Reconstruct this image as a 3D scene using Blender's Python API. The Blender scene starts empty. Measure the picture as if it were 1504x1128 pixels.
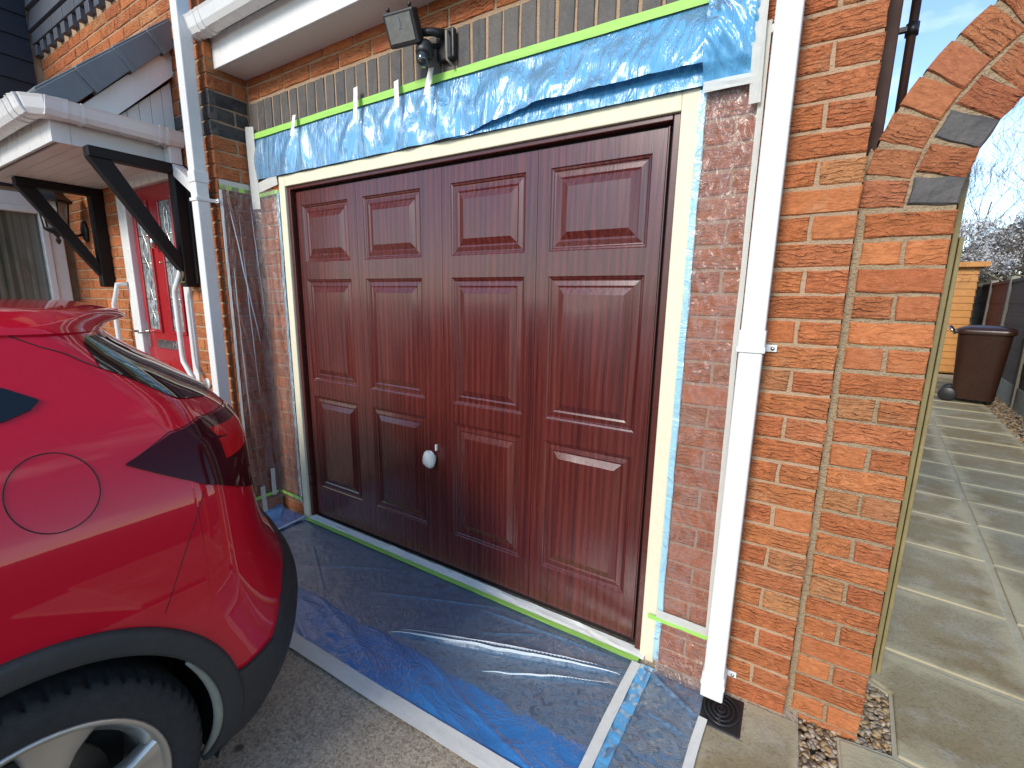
import bpy, bmesh, math, random
from mathutils import Vector, Matrix, noise as mnoise
R = math.radians
random.seed(7)
scene = bpy.context.scene
# ------------------------------------------------------------------ camera
CAM = (-0.1235, -1.6193, 1.4055)
YAW, PITCH, ROLL, FPX = -0.5482, -0.1890, 0.0144, 664.365
_sa, _ca, _sb, _cb = math.sin(YAW), math.cos(YAW), math.sin(PITCH), math.cos(PITCH)
_f = Vector((_sa*_cb, _ca*_cb, _sb)); _r = Vector((_ca, -_sa, 0)); _u = _r.cross(_f)
_r2 = math.cos(ROLL)*_r + math.sin(ROLL)*_u
_u2 = -math.sin(ROLL)*_r + math.cos(ROLL)*_u
cam_data = bpy.data.cameras.new("camera")
cam_data.sensor_fit = 'HORIZONTAL'; cam_data.sensor_width = 36.0
cam_data.lens = FPX/1504*36.0
cam_data.clip_start = 0.02; cam_data.clip_end = 2000
cam = bpy.data.objects.new("camera", cam_data)
m3 = Matrix((_r2, _u2, -_f)).transposed()
cam.matrix_world = Matrix.Translation(CAM) @ m3.to_4x4()
scene.collection.objects.link(cam); scene.camera = cam
scene.render.resolution_x = 1024; scene.render.resolution_y = 768
# ------------------------------------------------------------------ sky, sun, exposure
SUN_AZ, SUN_EL = 7.0, 29.0       # sun stands behind the camera, a touch to the left; azimuth is measured from -Y towards -X
world = bpy.data.worlds.new("World"); scene.world = world; world.use_nodes = True
wn = world.node_tree; wn.nodes.clear()
sky = wn.nodes.new('ShaderNodeTexSky'); sky.sky_type = 'NISHITA'; sky.sun_disc = False
sky.sun_elevation = R(SUN_EL); sky.sun_rotation = R(180+SUN_AZ)
sky.air_density = 1.0; sky.dust_density = .0; sky.ozone_density = 3.0; sky.altitude = 50
tc = wn.nodes.new('ShaderNodeTexCoord')
mp = wn.nodes.new('ShaderNodeMapping'); mp.inputs['Scale'].default_value = (1, 1, 2.6)
cn = wn.nodes.new('ShaderNodeTexNoise'); cn.inputs['Scale'].default_value = 1.7; cn.inputs['Detail'].default_value = 7; cn.inputs['Roughness'].default_value = .58
cr = wn.nodes.new('ShaderNodeValToRGB'); cr.color_ramp.elements[0].position = .52; cr.color_ramp.elements[1].position = .80
cr.color_ramp.elements[1].color = (.75, .75, .75, 1)
mx = wn.nodes.new('ShaderNodeMix'); mx.data_type = 'RGBA'
mx.inputs['B'].default_value = (7.5, 7.7, 8.2, 1)
bg = wn.nodes.new('ShaderNodeBackground'); bg.inputs['Strength'].default_value = 0.15
wo = wn.nodes.new('ShaderNodeOutputWorld')
L = wn.links.new
L(tc.outputs['Generated'], mp.inputs['Vector']); L(mp.outputs[0], cn.inputs['Vector']); L(cn.outputs['Fac'], cr.inputs[0])
L(cr.outputs[0], mx.inputs['Factor']); L(sky.outputs[0], mx.inputs['A']); L(mx.outputs['Result'], bg.inputs['Color']); L(bg.outputs[0], wo.inputs[0])
sd = bpy.data.lights.new("sun", 'SUN'); sd.energy = 2.0; sd.angle = R(18.0); sd.color = (1.0, 0.92, 0.80)
sun = bpy.data.objects.new("sun", sd); scene.collection.objects.link(sun)
_sd = Vector((-math.sin(R(SUN_AZ))*math.cos(R(SUN_EL)), -math.cos(R(SUN_AZ))*math.cos(R(SUN_EL)), math.sin(R(SUN_EL))))
sun.rotation_euler = _sd.to_track_quat('Z', 'Y').to_euler()
sun.location = (0, -10, 8)
scene.view_settings.view_transform = 'Standard'; scene.view_settings.look = 'None'
scene.view_settings.exposure = 0.95; scene.view_settings.gamma = 1.0
scene.view_settings.use_curve_mapping = False
scene.cycles.max_bounces = 5; scene.cycles.diffuse_bounces = 3; scene.cycles.glossy_bounces = 3; scene.cycles.transparent_max_bounces = 8

# ------------------------------------------------------------------ helpers
COL = scene.collection
def srgb(r, g, b, k=1.0):
    f = lambda c: (c/255/12.92 if c/255 <= .04045 else ((c/255+.055)/1.055)**2.4)*k
    return (f(r), f(g), f(b), 1)
class MB:
    """collects verts/faces; build() links them as ONE mesh object"""
    def __init__(s): s.v = []; s.f = []; s.sm = []
    def add(s, vs, fs, smooth=False):
        o = len(s.v); s.v += [tuple(v) for v in vs]
        s.f += [tuple(o+i for i in f) for f in fs]; s.sm += [smooth]*len(fs); return s
    def box(s, x0, x1, y0, y1, z0, z1, M=None):
        vs = [(x, y, z) for x in (x0, x1) for y in (y0, y1) for z in (z0, z1)]
        if M: vs = [M @ Vector(v) for v in vs]
        return s.add(vs, [(0,1,3,2),(4,6,7,5),(0,4,5,1),(2,3,7,6),(0,2,6,4),(1,5,7,3)])
    def grid(s, fn, nu, nv, smooth=True, closed_u=False, closed_v=False, flip=False):
        vs = [fn(i/nu, j/nv) for j in range(nv+(0 if closed_v else 1)) for i in range(nu+(0 if closed_u else 1))]
        w = nu+(0 if closed_u else 1); h = nv+(0 if closed_v else 1); fs = []
        for j in range(nv):
            for i in range(nu):
                a = j*w+i; b = j*w+(i+1) % w; c = ((j+1) % h)*w+(i+1) % w; d = ((j+1) % h)*w+i
                fs.append((a, d, c, b) if flip else (a, b, c, d))
        return s.add(vs, fs, smooth)
    def tube(s, pts, r, n=8, cap=True, smooth=True, M=None):
        pts = [Vector(p) for p in pts]; rr = r if isinstance(r, (list, tuple)) else [r]*len(pts)
        vs = []; fs = []; side = None
        for i, p in enumerate(pts):
            a = pts[max(i-1, 0)]; b = pts[min(i+1, len(pts)-1)]; t = (b-a).normalized()
            if side is None:
                side = t.orthogonal().normalized()
            else:
                side = (side - t*side.dot(t)).normalized()
            bi = t.cross(side)
            for k in range(n):
                an = 2*math.pi*k/n; vs.append(p+(side*math.cos(an)+bi*math.sin(an))*rr[i])
        for i in range(len(pts)-1):
            for k in range(n):
                fs.append((i*n+k, i*n+(k+1) % n, (i+1)*n+(k+1) % n, (i+1)*n+k))
        if cap: fs.append(tuple(range(n-1, -1, -1))); fs.append(tuple(range((len(pts)-1)*n, len(pts)*n)))
        return s.add(vs, fs, smooth)
    def prism(s, poly, fn, d0, d1):
        """poly: 2-D outline; fn(a,b,d) -> 3-D; extruded from d0 to d1"""
        n = len(poly)
        vs = [fn(a, b, d0) for a, b in poly]+[fn(a, b, d1) for a, b in poly]
        fs = [tuple(range(n-1, -1, -1)), tuple(range(n, 2*n))]+[(i, (i+1) % n, n+(i+1) % n, n+i) for i in range(n)]
        return s.add(vs, fs)
    def lathe(s, prof, n=16, M=None, smooth=True):
        vs = []; fs = []
        for r_, z_ in prof:
            for k in range(n):
                a = 2*math.pi*k/n; v = Vector((r_*math.cos(a), r_*math.sin(a), z_)); vs.append(M @ v if M else v)
        for i in range(len(prof)-1):
            for k in range(n): fs.append((i*n+k, i*n+(k+1) % n, (i+1)*n+(k+1) % n, (i+1)*n+k))
        return s.add(vs, fs, smooth)
    def mesh(s, name, fixn=True):
        me = bpy.data.meshes.new(name); me.from_pydata(s.v, [], s.f); me.update()
        me.polygons.foreach_set('use_smooth', s.sm)
        if fixn:
            bm = bmesh.new(); bm.from_mesh(me); bmesh.ops.recalc_face_normals(bm, faces=bm.faces); bm.to_mesh(me); bm.free()
        return me
    def build(s, name, m, parent=None, bevel=0, seg=2, fixn=True, solid=0):
        me = s.mesh(name, fixn); me.materials.append(m)
        o = bpy.data.objects.new(name, me); COL.objects.link(o)
        if parent: o.parent = parent; o.matrix_parent_inverse = parent.matrix_world.inverted() if parent.type != 'EMPTY' else Matrix.Translation(-parent.location)
        if solid:
            md = o.modifiers.new('solid', 'SOLIDIFY'); md.thickness = solid; md.offset = -1
        if bevel:
            md = o.modifiers.new('bevel', 'BEVEL'); md.width = bevel; md.segments = seg; md.limit_method = 'ANGLE'; md.angle_limit = R(40)
        return o
def tag(o, label=None, cat=None, group=None, kind=None):
    if label: o['label'] = label
    if cat: o['category'] = cat
    if group: o['group'] = group
    if kind: o['kind'] = kind
    return o
def thing(name, label, cat, loc=(0, 0, 0), group=None):
    o = bpy.data.objects.new(name, None); COL.objects.link(o); o.location = loc; o.empty_display_size = .1
    return tag(o, label, cat, group)
def fbm(x, y, z=0, o=3): return mnoise.fractal(Vector((x, y, z)), 1.0, 2.0, o)
def nz(x, y, z=0): return mnoise.noise(Vector((x, y, z)))
def project(x, y, z):
    d = Vector((x, y, z))-Vector(CAM); w = d.dot(_f)
    if w < .05: return None
    return 752+FPX*d.dot(_r2)/w, 564-FPX*d.dot(_u2)/w, w

# ------------------------------------------------------------------ materials
class NT:
    def __init__(s, name):
        s.m = bpy.data.materials.new(name); s.m.use_nodes = True; s.t = s.m.node_tree; s.t.nodes.clear()
        s.out = s.t.nodes.new('ShaderNodeOutputMaterial')
    def n(s, typ, ins=None, **kw):
        nd = s.t.nodes.new('ShaderNode'+typ)
        for k, v in kw.items(): setattr(nd, k, v)
        for k, v in (ins or {}).items(): s.set(nd, k, v)
        return nd
    def set(s, nd, k, v):
        sock = nd.inputs[k]
        if hasattr(v, 'is_output'): s.t.links.new(v, sock)
        else:
            if isinstance(v, tuple) and len(v) == 4 and sock.type == 'VECTOR': v = v[:3]
            sock.default_value = v
    def coord(s, which='Object', scale=(1, 1, 1), loc=None, rnd=False):
        c = s.n('TexCoord').outputs[which]
        if rnd:
            oi = s.n('ObjectInfo').outputs['Random']; mm = s.n('Math', {0: oi, 1: 137.0}, operation='MULTIPLY').outputs[0]
            c = s.n('VectorMath', {0: c, 1: mm}, operation='ADD').outputs[0]
        return s.n('Mapping', {'Vector': c, 'Scale': scale}).outputs[0]
    def noise(s, vec, scale, detail=4, rough=.55, dist=0):
        return s.n('TexNoise', {'Vector': vec, 'Scale': scale, 'Detail': detail, 'Roughness': rough, 'Distortion': dist}).outputs['Fac']
    def ramp(s, fac, stops, interp='LINEAR'):
        r = s.n('ValToRGB', {0: fac}); cr_ = r.color_ramp; cr_.interpolation = interp
        while len(cr_.elements) < len(stops): cr_.elements.new(.5)
        for e, (p, c) in zip(cr_.elements, stops):
            e.position = p; e.color = c if isinstance(c, tuple) else (c, c, c, 1)
        return r.outputs[0]
    def mix(s, fac, a, b, mode='MIX'):
        x = s.n('Mix', data_type='RGBA', blend_type=mode); s.set(x, 'Factor', fac); s.set(x, 'A', a); s.set(x, 'B', b); return x.outputs['Result']
    def mth(s, op, a, b=0.0): return s.n('Math', {0: a, 1: b}, operation=op).outputs[0]
    def bump(s, h, strength=.5, dist=.01, normal=None):
        d = {'Height': h, 'Strength': strength, 'Distance': dist}
        if normal: d['Normal'] = normal
        return s.n('Bump', d).outputs[0]
    def pr(s, **kw):
        p = s.n('BsdfPrincipled'); names = {'base': 'Base Color', 'rough': 'Roughness', 'metal': 'Metallic', 'normal': 'Normal', 'spec': 'Specular IOR Level', 'coat': 'Coat Weight', 'coatr': 'Coat Roughness', 'alpha': 'Alpha', 'trans': 'Transmission Weight', 'ior': 'IOR', 'emit': 'Emission Color', 'emits': 'Emission Strength', 'sheen': 'Sheen Weight'}
        for k, v in kw.items(): s.set(p, names[k], v)
        return p.outputs[0]
    def done(s, shader): s.t.links.new(shader, s.out.inputs['Surface']); return s.m
def plain(name, col, rough=.5, var=.12, scale=6, bumpk=.0, bscale=60, metal=0, spec=.5, coat=0, dirt=0):
    t = NT(name); c = t.coord('Object')
    f = t.noise(c, scale, 5)
    base = t.mix(f, tuple(max(0, x*(1-var)) for x in col[:3])+(1,), tuple(min(1, x*(1+var)) for x in col[:3])+(1,))
    if dirt:
        g = t.ramp(t.noise(c, 2.3, 6, .65), [(.45, 0.0), (.75, 1.0)])
        base = t.mix(t.mth('MULTIPLY', g, dirt), base, (.12, .10, .07, 1))
    kw = dict(base=base, rough=t.ramp(t.noise(c, scale*3, 4), [(.3, max(0.02, rough*.85)), (.7, min(1, rough*1.15))]), metal=metal, spec=spec, coat=coat)
    if bumpk: kw['normal'] = t.bump(t.noise(c, bscale, 4), bumpk, .004)
    return t.done(t.pr(**kw))

def m_brick(name, source):
    t = NT(name)
    if source == 'object':
        oi = t.n('ObjectInfo'); col = oi.outputs['Color']; rnd = oi.outputs['Random']
        c0 = t.n('TexCoord').outputs['Object']
    else:
        rnd = t.n('NewGeometry').outputs['Random Per Island']
        col = t.ramp(rnd, [(0, (.42, .138, .05, 1)), (.3, (.45, .158, .058, 1)), (.6, (.40, .128, .048, 1)), (.85, (.44, .165, .062, 1)), (1, (.36, .165, .075, 1))])
        c0 = t.n('TexCoord').outputs['Object']
    off = t.mth('MULTIPLY', rnd, 91.0)
    c = t.n('VectorMath', {0: c0, 1: off}, operation='ADD').outputs[0]
    cs = t.n('Mapping', {'Vector': c, 'Scale': (30, 30, 62)}).outputs[0]
    drag = t.noise(cs, 1.0, 3, .6, 1.6)
    fine = t.noise(c, 160, 2, .7)
    cracks = t.n('TexWave', {'Vector': t.n('Mapping', {'Vector': c, 'Scale': (24, 24, 60)}).outputs[0], 'Scale': .40, 'Distortion': 13.0, 'Detail': 2.5, 'Detail Scale': 1.1, 'Detail Roughness': .62}, wave_type='BANDS', bands_direction='Z').outputs['Fac']
    cm = t.ramp(cracks, [(.0, 0.0), (.16, 1.0)])
    cm = t.mth('MAXIMUM', cm, t.ramp(t.noise(c, 22, 3), [(.42, 0.0), (.58, 1.0)]))
    smooth = t.ramp(rnd, [(.70, 1.0), (.76, .25)])
    var = t.mix(t.ramp(drag, [(.32, 0.0), (.68, 1.0)]), (.78, .72, .68, 1), (1.13, 1.13, 1.12, 1))
    base = t.mix(1.0, col, var, 'MULTIPLY')
    base = t.mix(t.ramp(t.noise(c, 9, 4, .7), [(.56, 0.0), (.8, .5)]), base, (.46, .26, .14, 1))
    base = t.mix(t.mth('MULTIPLY', t.ramp(cm, [(0, .34), (1, 0.0)]), smooth), base, (.17, .055, .026, 1))
    base = t.mix(t.ramp(t.noise(c, 95, 2, .4), [(.70, 0.0), (.78, .4)]), base, (.58, .36, .22, 1))
    h = t.mth('ADD', t.mth('MULTIPLY', drag, .8), t.mth('MULTIPLY', fine, .3))
    h = t.mth('ADD', h, t.mth('MULTIPLY', cm, .55))
    nrm = t.bump(h, t.mth('ADD', t.mth('MULTIPLY', smooth, .75), .25), .013)
    return t.done(t.pr(base=base, rough=.86, normal=nrm, spec=.25))
M = {}
M['brick'] = m_brick('brick_clay', 'object')
M['brick_blue'] = (lambda t: (lambda c, oi: t.done(t.pr(base=t.mix(t.ramp(t.noise(c, 22, 4, .65), [(.38, 0.0), (.68, .45)]), oi, (.14, .12, .10, 1)), rough=.6, normal=t.bump(t.noise(c, 70, 3, .6), .6, .006), spec=.3)))(t.coord('Object', rnd=True), t.n('ObjectInfo').outputs['Color']))(NT('blue_engineering_brick'))
M['brick_rest'] = m_brick('brick_clay_joined', 'island')
def m_mortar():
    t = NT('mortar'); c = t.coord('Object')
    b = t.mix(t.noise(c, 7, 4, .65), (.33, .215, .13, 1), (.48, .335, .215, 1))
    b = t.mix(t.ramp(t.noise(c, 2.2, 4), [(.5, 0.0), (.75, .6)]), b, (.26, .20, .15, 1))
    return t.done(t.pr(base=b, rough=.95, normal=t.bump(t.mth('ADD', t.noise(c, 150, 2, .7), t.mth('MULTIPLY', t.noise(c, 45, 3, .6), 1.6)), .9, .006), spec=.1))
M['mortar'] = m_mortar()
M['upvc'] = plain('white_upvc', (.70, .70, .675), .28, .03, 3, dirt=.10)
M['upvc_soffit'] = plain('white_upvc_soffit', (.70, .685, .65), .35, .04, 3, dirt=.14)
def m_tape(name, col, alpha=1.0, rough=.6):
    t = NT(name); c = t.coord('Object')
    f = t.noise(c, 40, 5, .6); f2 = t.noise(t.coord('Object', (260, 260, 60)), 1, 3)
    b = t.mix(f, tuple(x*.86 for x in col)+(1,), tuple(min(.95, x*1.06) for x in col)+(1,))
    return t.done(t.pr(base=b, rough=rough, normal=t.bump(t.mth('ADD', f2, f), .35, .003), alpha=alpha, spec=.3))
M['tape_cream'] = m_tape('cream_masking_tape', (.72, .665, .48))
M['tape_white'] = m_tape('white_masking_tape', (.74, .74, .68), .93)
M['tape_haze'] = m_tape('thin_white_tape', (.72, .72, .66), .60)
M['tape_green'] = m_tape('green_masking_tape', (.33, .62, .12), 1, .5)
def m_film(name, tint, body, fac, rough=.16, wr=(7, 7, 7), bumpk=.5, bd=.01, tv=0.0, spec=.5, gl=.6, coat=.5, va=.8, vb=1.15):
    """thin plastic sheet: part tinted see-through, part milky plastic, glossy on top"""
    t = NT(name); c = t.coord('Object', wr)
    n1 = t.n('TexNoise', {'Vector': c, 'Scale': 1.0, 'Detail': 4, 'Roughness': .62, 'Distortion': 1.1}).outputs['Fac']
    rid = t.mth('SUBTRACT', 1.0, t.mth('ABSOLUTE', t.mth('MULTIPLY', t.mth('SUBTRACT', n1, .5), 6.0)))
    rid = t.mth('POWER', t.mth('MAXIMUM', rid, 0.0), 2.0)
    nrm = t.bump(t.mth('ADD', n1, t.mth('MULTIPLY', rid, .45)), bumpk, bd)
    p = t.pr(base=t.mix(n1, tuple(x*va for x in body)+(1,), tuple(min(.95, x*vb) for x in body)+(1,)), rough=rough, normal=nrm, spec=spec, coat=coat, coatr=.15)
    tr = t.n('BsdfTransparent', {'Color': tint+(1,)}).outputs[0]
    g = t.n('BsdfGlossy', {'Color': (1, 1, 1, 1), 'Roughness': rough, 'Normal': nrm}).outputs[0]
    lw = t.n('LayerWeight', {'Blend': .25, 'Normal': nrm}).outputs['Fresnel']
    fa = t.mth('MINIMUM', t.mth('ADD', t.mth('ADD', fac, t.mth('MULTIPLY', rid, tv)), 0.0), 1.0)
    a = t.n('MixShader', {0: fa, 1: tr, 2: p}).outputs[0]
    b = t.n('MixShader', {0: t.mth('MULTIPLY', lw, gl), 1: a, 2: g}).outputs[0]
    return t.done(b)
M['film_blue'] = m_film('blue_masking_film', (.10, .40, .75), (.10, .36, .63), .94, .22, (26, 26, 3.0), .34, .010, gl=.55, coat=.4)
M['film_paleblue'] = m_film('pale_blue_film', (.5, .75, .85), (.38, .66, .80), .85, .25, (9, 9, 9), .5, .01)
M['film_clear'] = m_film('clear_masking_film', (.88, .83, .83), (.56, .45, .42), .09, .19, (13, 13, 7), .38, .014, .15, gl=.36)
M['film_shade'] = m_film('clear_film_painted_shade', (.72, .62, .62), (.42, .34, .34), .08, .17, (10, 10, 3), .35, .014, .22, gl=.40)  # clear film with a darker tint that paints in the return wall's shade
M['film_glint'] = m_film('film_fold_painted_glint', (.8, .85, .9), (.72, .78, .80), .75, .3, (9, 9, 9), .3, .01, gl=.3)  # whitish colour painting the bright glints along film folds
M['film_midblue'] = m_film('sky_blue_film', (.3, .6, .8), (.10, .36, .62), .9, .3, (9, 9, 9), .25, .01, gl=.35, coat=.2)
M['film_floor'] = m_film('floor_masking_film', (.24, .37, .56), (.10, .175, .265), .60, .36, (30, 30, 30), .34, .008, .30, gl=.35, coat=.2, va=.5, vb=1.55)
M['film_floor_blue'] = m_film('blue_floor_film', (.08, .25, .55), (.032, .18, .46), .95, .40, (5, 9, 9), .35, .014, gl=.25, coat=.1)
def m_wood_door():
    t = NT('mahogany_door'); c = t.coord('Object', (1, 1, 1))
    g1 = t.noise(t.n('Mapping', {'Vector': c, 'Scale': (24, 24, 1.0)}).outputs[0], 1.0, 6, .62, 1.6)
    g2 = t.noise(t.n('Mapping', {'Vector': c, 'Scale': (150, 150, 3.5)}).outputs[0], 1.0, 4, .6)
    wv = t.n('TexWave', {'Vector': t.n('Mapping', {'Vector': c, 'Scale': (9, 9, .75)}).outputs[0], 'Scale': 1.2, 'Distortion': 6.5, 'Detail': 3, 'Detail Scale': 1.1}, wave_type='RINGS', rings_direction='Y').outputs['Fac']
    f = t.mth('ADD', t.mth('MULTIPLY', g1, .62), t.mth('ADD', t.mth('MULTIPLY', wv, .16), t.mth('MULTIPLY', g2, .26)))
    b = t.ramp(f, [(.30, (.040, .0078, .0075, 1)), (.5, (.076, .0135, .0110, 1)), (.75, (.135, .026, .018, 1))])
    r = t.ramp(g2, [(.3, .22), (.7, .34)])
    return t.done(t.pr(base=b, rough=r, normal=t.bump(g2, .12, .002), coat=.25, coatr=.12))
M['mahogany'] = m_wood_door()
M['mahogany_frame'] = plain('maroon_steel_frame', (.075, .017, .012), .3, .15, 12)
M['dark_gap'] = plain('dark_gap', (.012, .008, .008), .7)
def m_concrete():
    t = NT('driveway_concrete'); c = t.coord('Object')
    big = t.noise(c, 1.3, 5, .6); mid = t.noise(c, 13, 5, .65); fine = t.noise(c, 95, 5, .75)
    b = t.mix(big, (.48, .39, .28, 1), (.58, .49, .37, 1))
    b = t.mix(t.ramp(mid, [(.40, 0.0), (.75, .6)]), b, (.30, .24, .18, 1))
    b = t.mix(t.ramp(fine, [(.36, .7), (.48, 0.0)]), b, (.16, .125, .095, 1))
    b = t.mix(t.ramp(fine, [(.58, 0.0), (.72, .8)]), b, (.62, .56, .47, 1))
    v = t.n('TexVoronoi', {'Vector': c, 'Scale': 7.0}, feature='F1').outputs['Distance']
    b = t.mix(t.ramp(t.mth('ADD', v, t.mth('MULTIPLY', mid, .22)), [(.17, .85), (.24, 0.0)]), b, (.075, .06, .05, 1))
    ag = t.n('TexVoronoi', {'Vector': c, 'Scale': 140.0}, feature='F1'); agc = t.n('SeparateColor', {0: ag.outputs['Color']}).outputs[0]
    b = t.mix(t.ramp(agc, [(.60, 0.0), (.95, .5)]), b, (.17, .125, .085, 1))
    b = t.mix(t.ramp(agc, [(.0, .6), (.25, 0.0)]), b, (.66, .58, .46, 1))
    h = t.mth('ADD', fine, t.mth('MULTIPLY', mid, .6))
    return t.done(t.pr(base=b, rough=.93, normal=t.bump(h, .9, .008), spec=.2))
M['concrete'] = m_concrete()
def m_slab():
    t = NT('sandstone_slab'); G = t.n('SeparateXYZ', {0: t.n('TexCoord').outputs['Generated']}); oi = t.n('ObjectInfo').outputs['Random']; c = t.coord('Object', rnd=True)
    big = t.noise(c, 1.8, 6, .65, .6); mid = t.noise(c, 8, 5, .6); fine = t.noise(c, 90, 4, .7)
    b = t.ramp(oi, [(0, (.265, .23, .135, 1)), (.35, (.305, .265, .165, 1)), (.7, (.29, .265, .18, 1)), (1, (.33, .285, .18, 1))])
    b = t.mix(t.ramp(big, [(.40, 0.0), (.62, .8)]), b, (.235, .165, .075, 1))
    b = t.mix(t.ramp(mid, [(.52, 0.0), (.66, .6)]), b, (.38, .345, .27, 1))
    b = t.mix(t.ramp(fine, [(.36, .45), (.5, 0.0)]), b, (.13, .11, .08, 1))
    e = t.mth('MINIMUM', t.mth('MINIMUM', G.outputs[0], t.mth('SUBTRACT', 1.0, G.outputs[0])), t.mth('MINIMUM', G.outputs[1], t.mth('SUBTRACT', 1.0, G.outputs[1])))
    e = t.mth('ADD', e, t.mth('MULTIPLY', t.mth('SUBTRACT', t.noise(c, 5.5, 5, .62), .5), .42))
    b = t.mix(t.ramp(e, [(.02, .7), (.13, .0)]), b, (.46, .41, .265, 1))
    return t.done(t.pr(base=b, rough=.78, normal=t.bump(t.mth('ADD', fine, t.mth('MULTIPLY', mid, 1.4)), .45, .006), spec=.3))
M['slab'] = m_slab()
M['joint'] = plain('pale_jointing_mortar', (.40, .36, .25), .95, .3, 9, .6, 120, dirt=.35)
def m_island(name, stops, rough=.6, bumpk=.3):
    t = NT(name); rnd = t.n('NewGeometry').outputs['Random Per Island']; c = t.coord('Object')
    b = t.mix(t.ramp(t.noise(c, 70, 4), [(.3, 0.0), (.7, .35)]), t.ramp(rnd, stops, 'LINEAR'), (.12, .09, .06, 1))
    return t.done(t.pr(base=b, rough=rough, normal=t.bump(t.noise(c, 120, 3), bumpk, .003)))
M['gravel'] = m_island('gravel_stone', [(0, (.06, .045, .03, 1)), (.25, (.30, .17, .06, 1)), (.45, (.44, .31, .15, 1)), (.62, (.12, .085, .06, 1)), (.82, (.55, .46, .33, 1)), (1, (.20, .16, .13, 1))])
M['soil'] = plain('dark_soil', (.035, .025, .017), .95, .4, 20, .8, 90)
M['black_plastic'] = plain('black_plastic', (.016, .017, .018), .42, .2, 20, .15, 200)
M['black_timber'] = plain('black_painted_timber', (.010, .008, .008), .5, .3, 8, .25, 60, spec=.25)
M['slate'] = plain('slate_tile', (.14, .16, .175), .55, .3, 9, .35, 40, dirt=.15)
M['lead'] = plain('weathered_flashing', (.17, .15, .12), .8, .3, 14, .4, 60)
M['cladding'] = plain('dark_cladding', (.012, .016, .026), .5, .25, 5, .2, 90)
M['slate_board'] = plain('grey_slate_board', (.075, .085, .105), .55, .2, 6, .25, 60)
M['red_door'] = plain('red_door_skin', (.33, .010, .014), .3, .06, 4, coat=.3)
M['chrome'] = plain('satin_chrome', (.62, .60, .56), .25, .1, 20, metal=1)
M['brass'] = plain('aged_brass', (.50, .42, .22), .35, .2, 20, metal=1)
M['glass_dark'] = plain('dark_window_glass', (.02, .024, .024), .04, .1, 2, spec=.9)
def m_etched():
    t = NT('leaded_door_glass'); c = t.coord('Object')
    n = t.noise(c, 24, 4, .6, 1.2)
    return t.done(t.pr(base=t.ramp(n, [(.35, (.10, .12, .12, 1)), (.65, (.36, .38, .38, 1))]), rough=.18, normal=t.bump(n, .4, .004)))
M['glass_etched'] = m_etched()
def m_curtain():
    t = NT('net_curtain'); c = t.coord('Object', (3, 26, .3))
    n = t.noise(c, 1, 3, .5)
    return t.done(t.pr(base=t.ramp(n, [(.35, (.10, .12, .07, 1)), (.52, (.30, .28, .20, 1)), (.7, (.52, .50, .42, 1))]), rough=.9))
M['curtain'] = m_curtain()
def m_paint():
    t = NT('red_car_paint'); c = t.coord('Object')
    fl = t.noise(c, 900, 2, .5)
    b = t.mix(fl, (.46, .0005, .011, 1), (.55, .001, .021, 1))
    return t.done(t.pr(base=b, rough=.45, metal=.0, spec=.1, coat=1.0, coatr=.03, normal=t.bump(fl, .03, .001)))
M['paint'] = m_paint()
M['car_clad'] = plain('grey_black_cladding', (.022, .023, .023), .62, .2, 12, .35, 240, dirt=.05)
M['clad_edge'] = plain('scuffed_grey_edge', (.20, .20, .16), .7, .3, 20, .4, 100)
M['tyre'] = plain('tyre_rubber', (.018, .018, .018), .82, .25, 14, .35, 120)
M['rim'] = plain('silver_alloy', (.50, .49, .45), .32, .08, 12, metal=.85, dirt=.25)
M['well'] = plain('wheel_well_lining', (.010, .010, .010), .9)
M['disc'] = plain('brake_metal', (.10, .085, .07), .5, .3, 16, metal=.7)
M['car_glass'] = plain('tinted_car_glass', (.004, .005, .006), .03, .1, 2, spec=.5, coat=.4)
def m_lens(name, col, em=0):
    t = NT(name)
    return t.done(t.pr(base=col, rough=.08, coat=.0, spec=.22))
M['lens_dark'] = m_lens('smoked_tail_lens', (.040, .003, .006, 1))
M['lens_red'] = m_lens('red_tail_lens', (.50, .006, .010, 1))
M['gap'] = plain('panel_gap', (.010, .002, .003), .8)
M['gate_wood'] = plain('pale_treated_timber', (.23, .18, .075), .7, .35, 14, .5, 40, dirt=.35)
M['fence_wood'] = plain('weathered_brown_fence', (.075, .055, .042), .85, .4, 12, .5, 50)
M['fence_red'] = plain('red_brown_fence', (.10, .022, .012), .8, .35, 12, .5, 50)
M['conc_post'] = plain('grey_concrete_post', (.25, .23, .18), .92, .25, 9, .5, 60)
M['shed_wood'] = plain('orange_shed_timber', (.46, .20, .045), .65, .25, 10, .3, 40)
M['brown_plastic'] = plain('brown_bin_plastic', (.034, .013, .007), .30, .2, 8, .12, 160)
M['brown_pvc'] = plain('brown_upvc', (.040, .017, .011), .6, .2, 6, spec=.2)
M['black_iron'] = plain('black_iron', (.012, .012, .013), .35, .2, 16, .2, 90)
M['bark'] = plain('pale_bark', (.22, .185, .12), .9, .35, 14, .6, 50)
M['twig'] = plain('grey_twig', (.12, .095, .07), .9, .3, 20)
M['leaf'] = m_island('evergreen_leaf', [(0, (.025, .03, .012, 1)), (.5, (.06, .06, .025, 1)), (1, (.10, .09, .05, 1))], .6)
M['blossom'] = m_island('silver_catkin', [(0, (.50, .48, .46, 1)), (1, (.78, .77, .77, 1))], .6)
M['floodglass'] = plain('flood_lens', (.16, .165, .15), .15, .3, 60, .5, 90)
M['render_grey'] = plain('roof_tile_grey', (.07, .06, .06), .8, .3, 8, .4, 30)
M['asphalt'] = plain('asphalt', (.05, .05, .05), .9, .2, 12, .5, 120)
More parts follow.
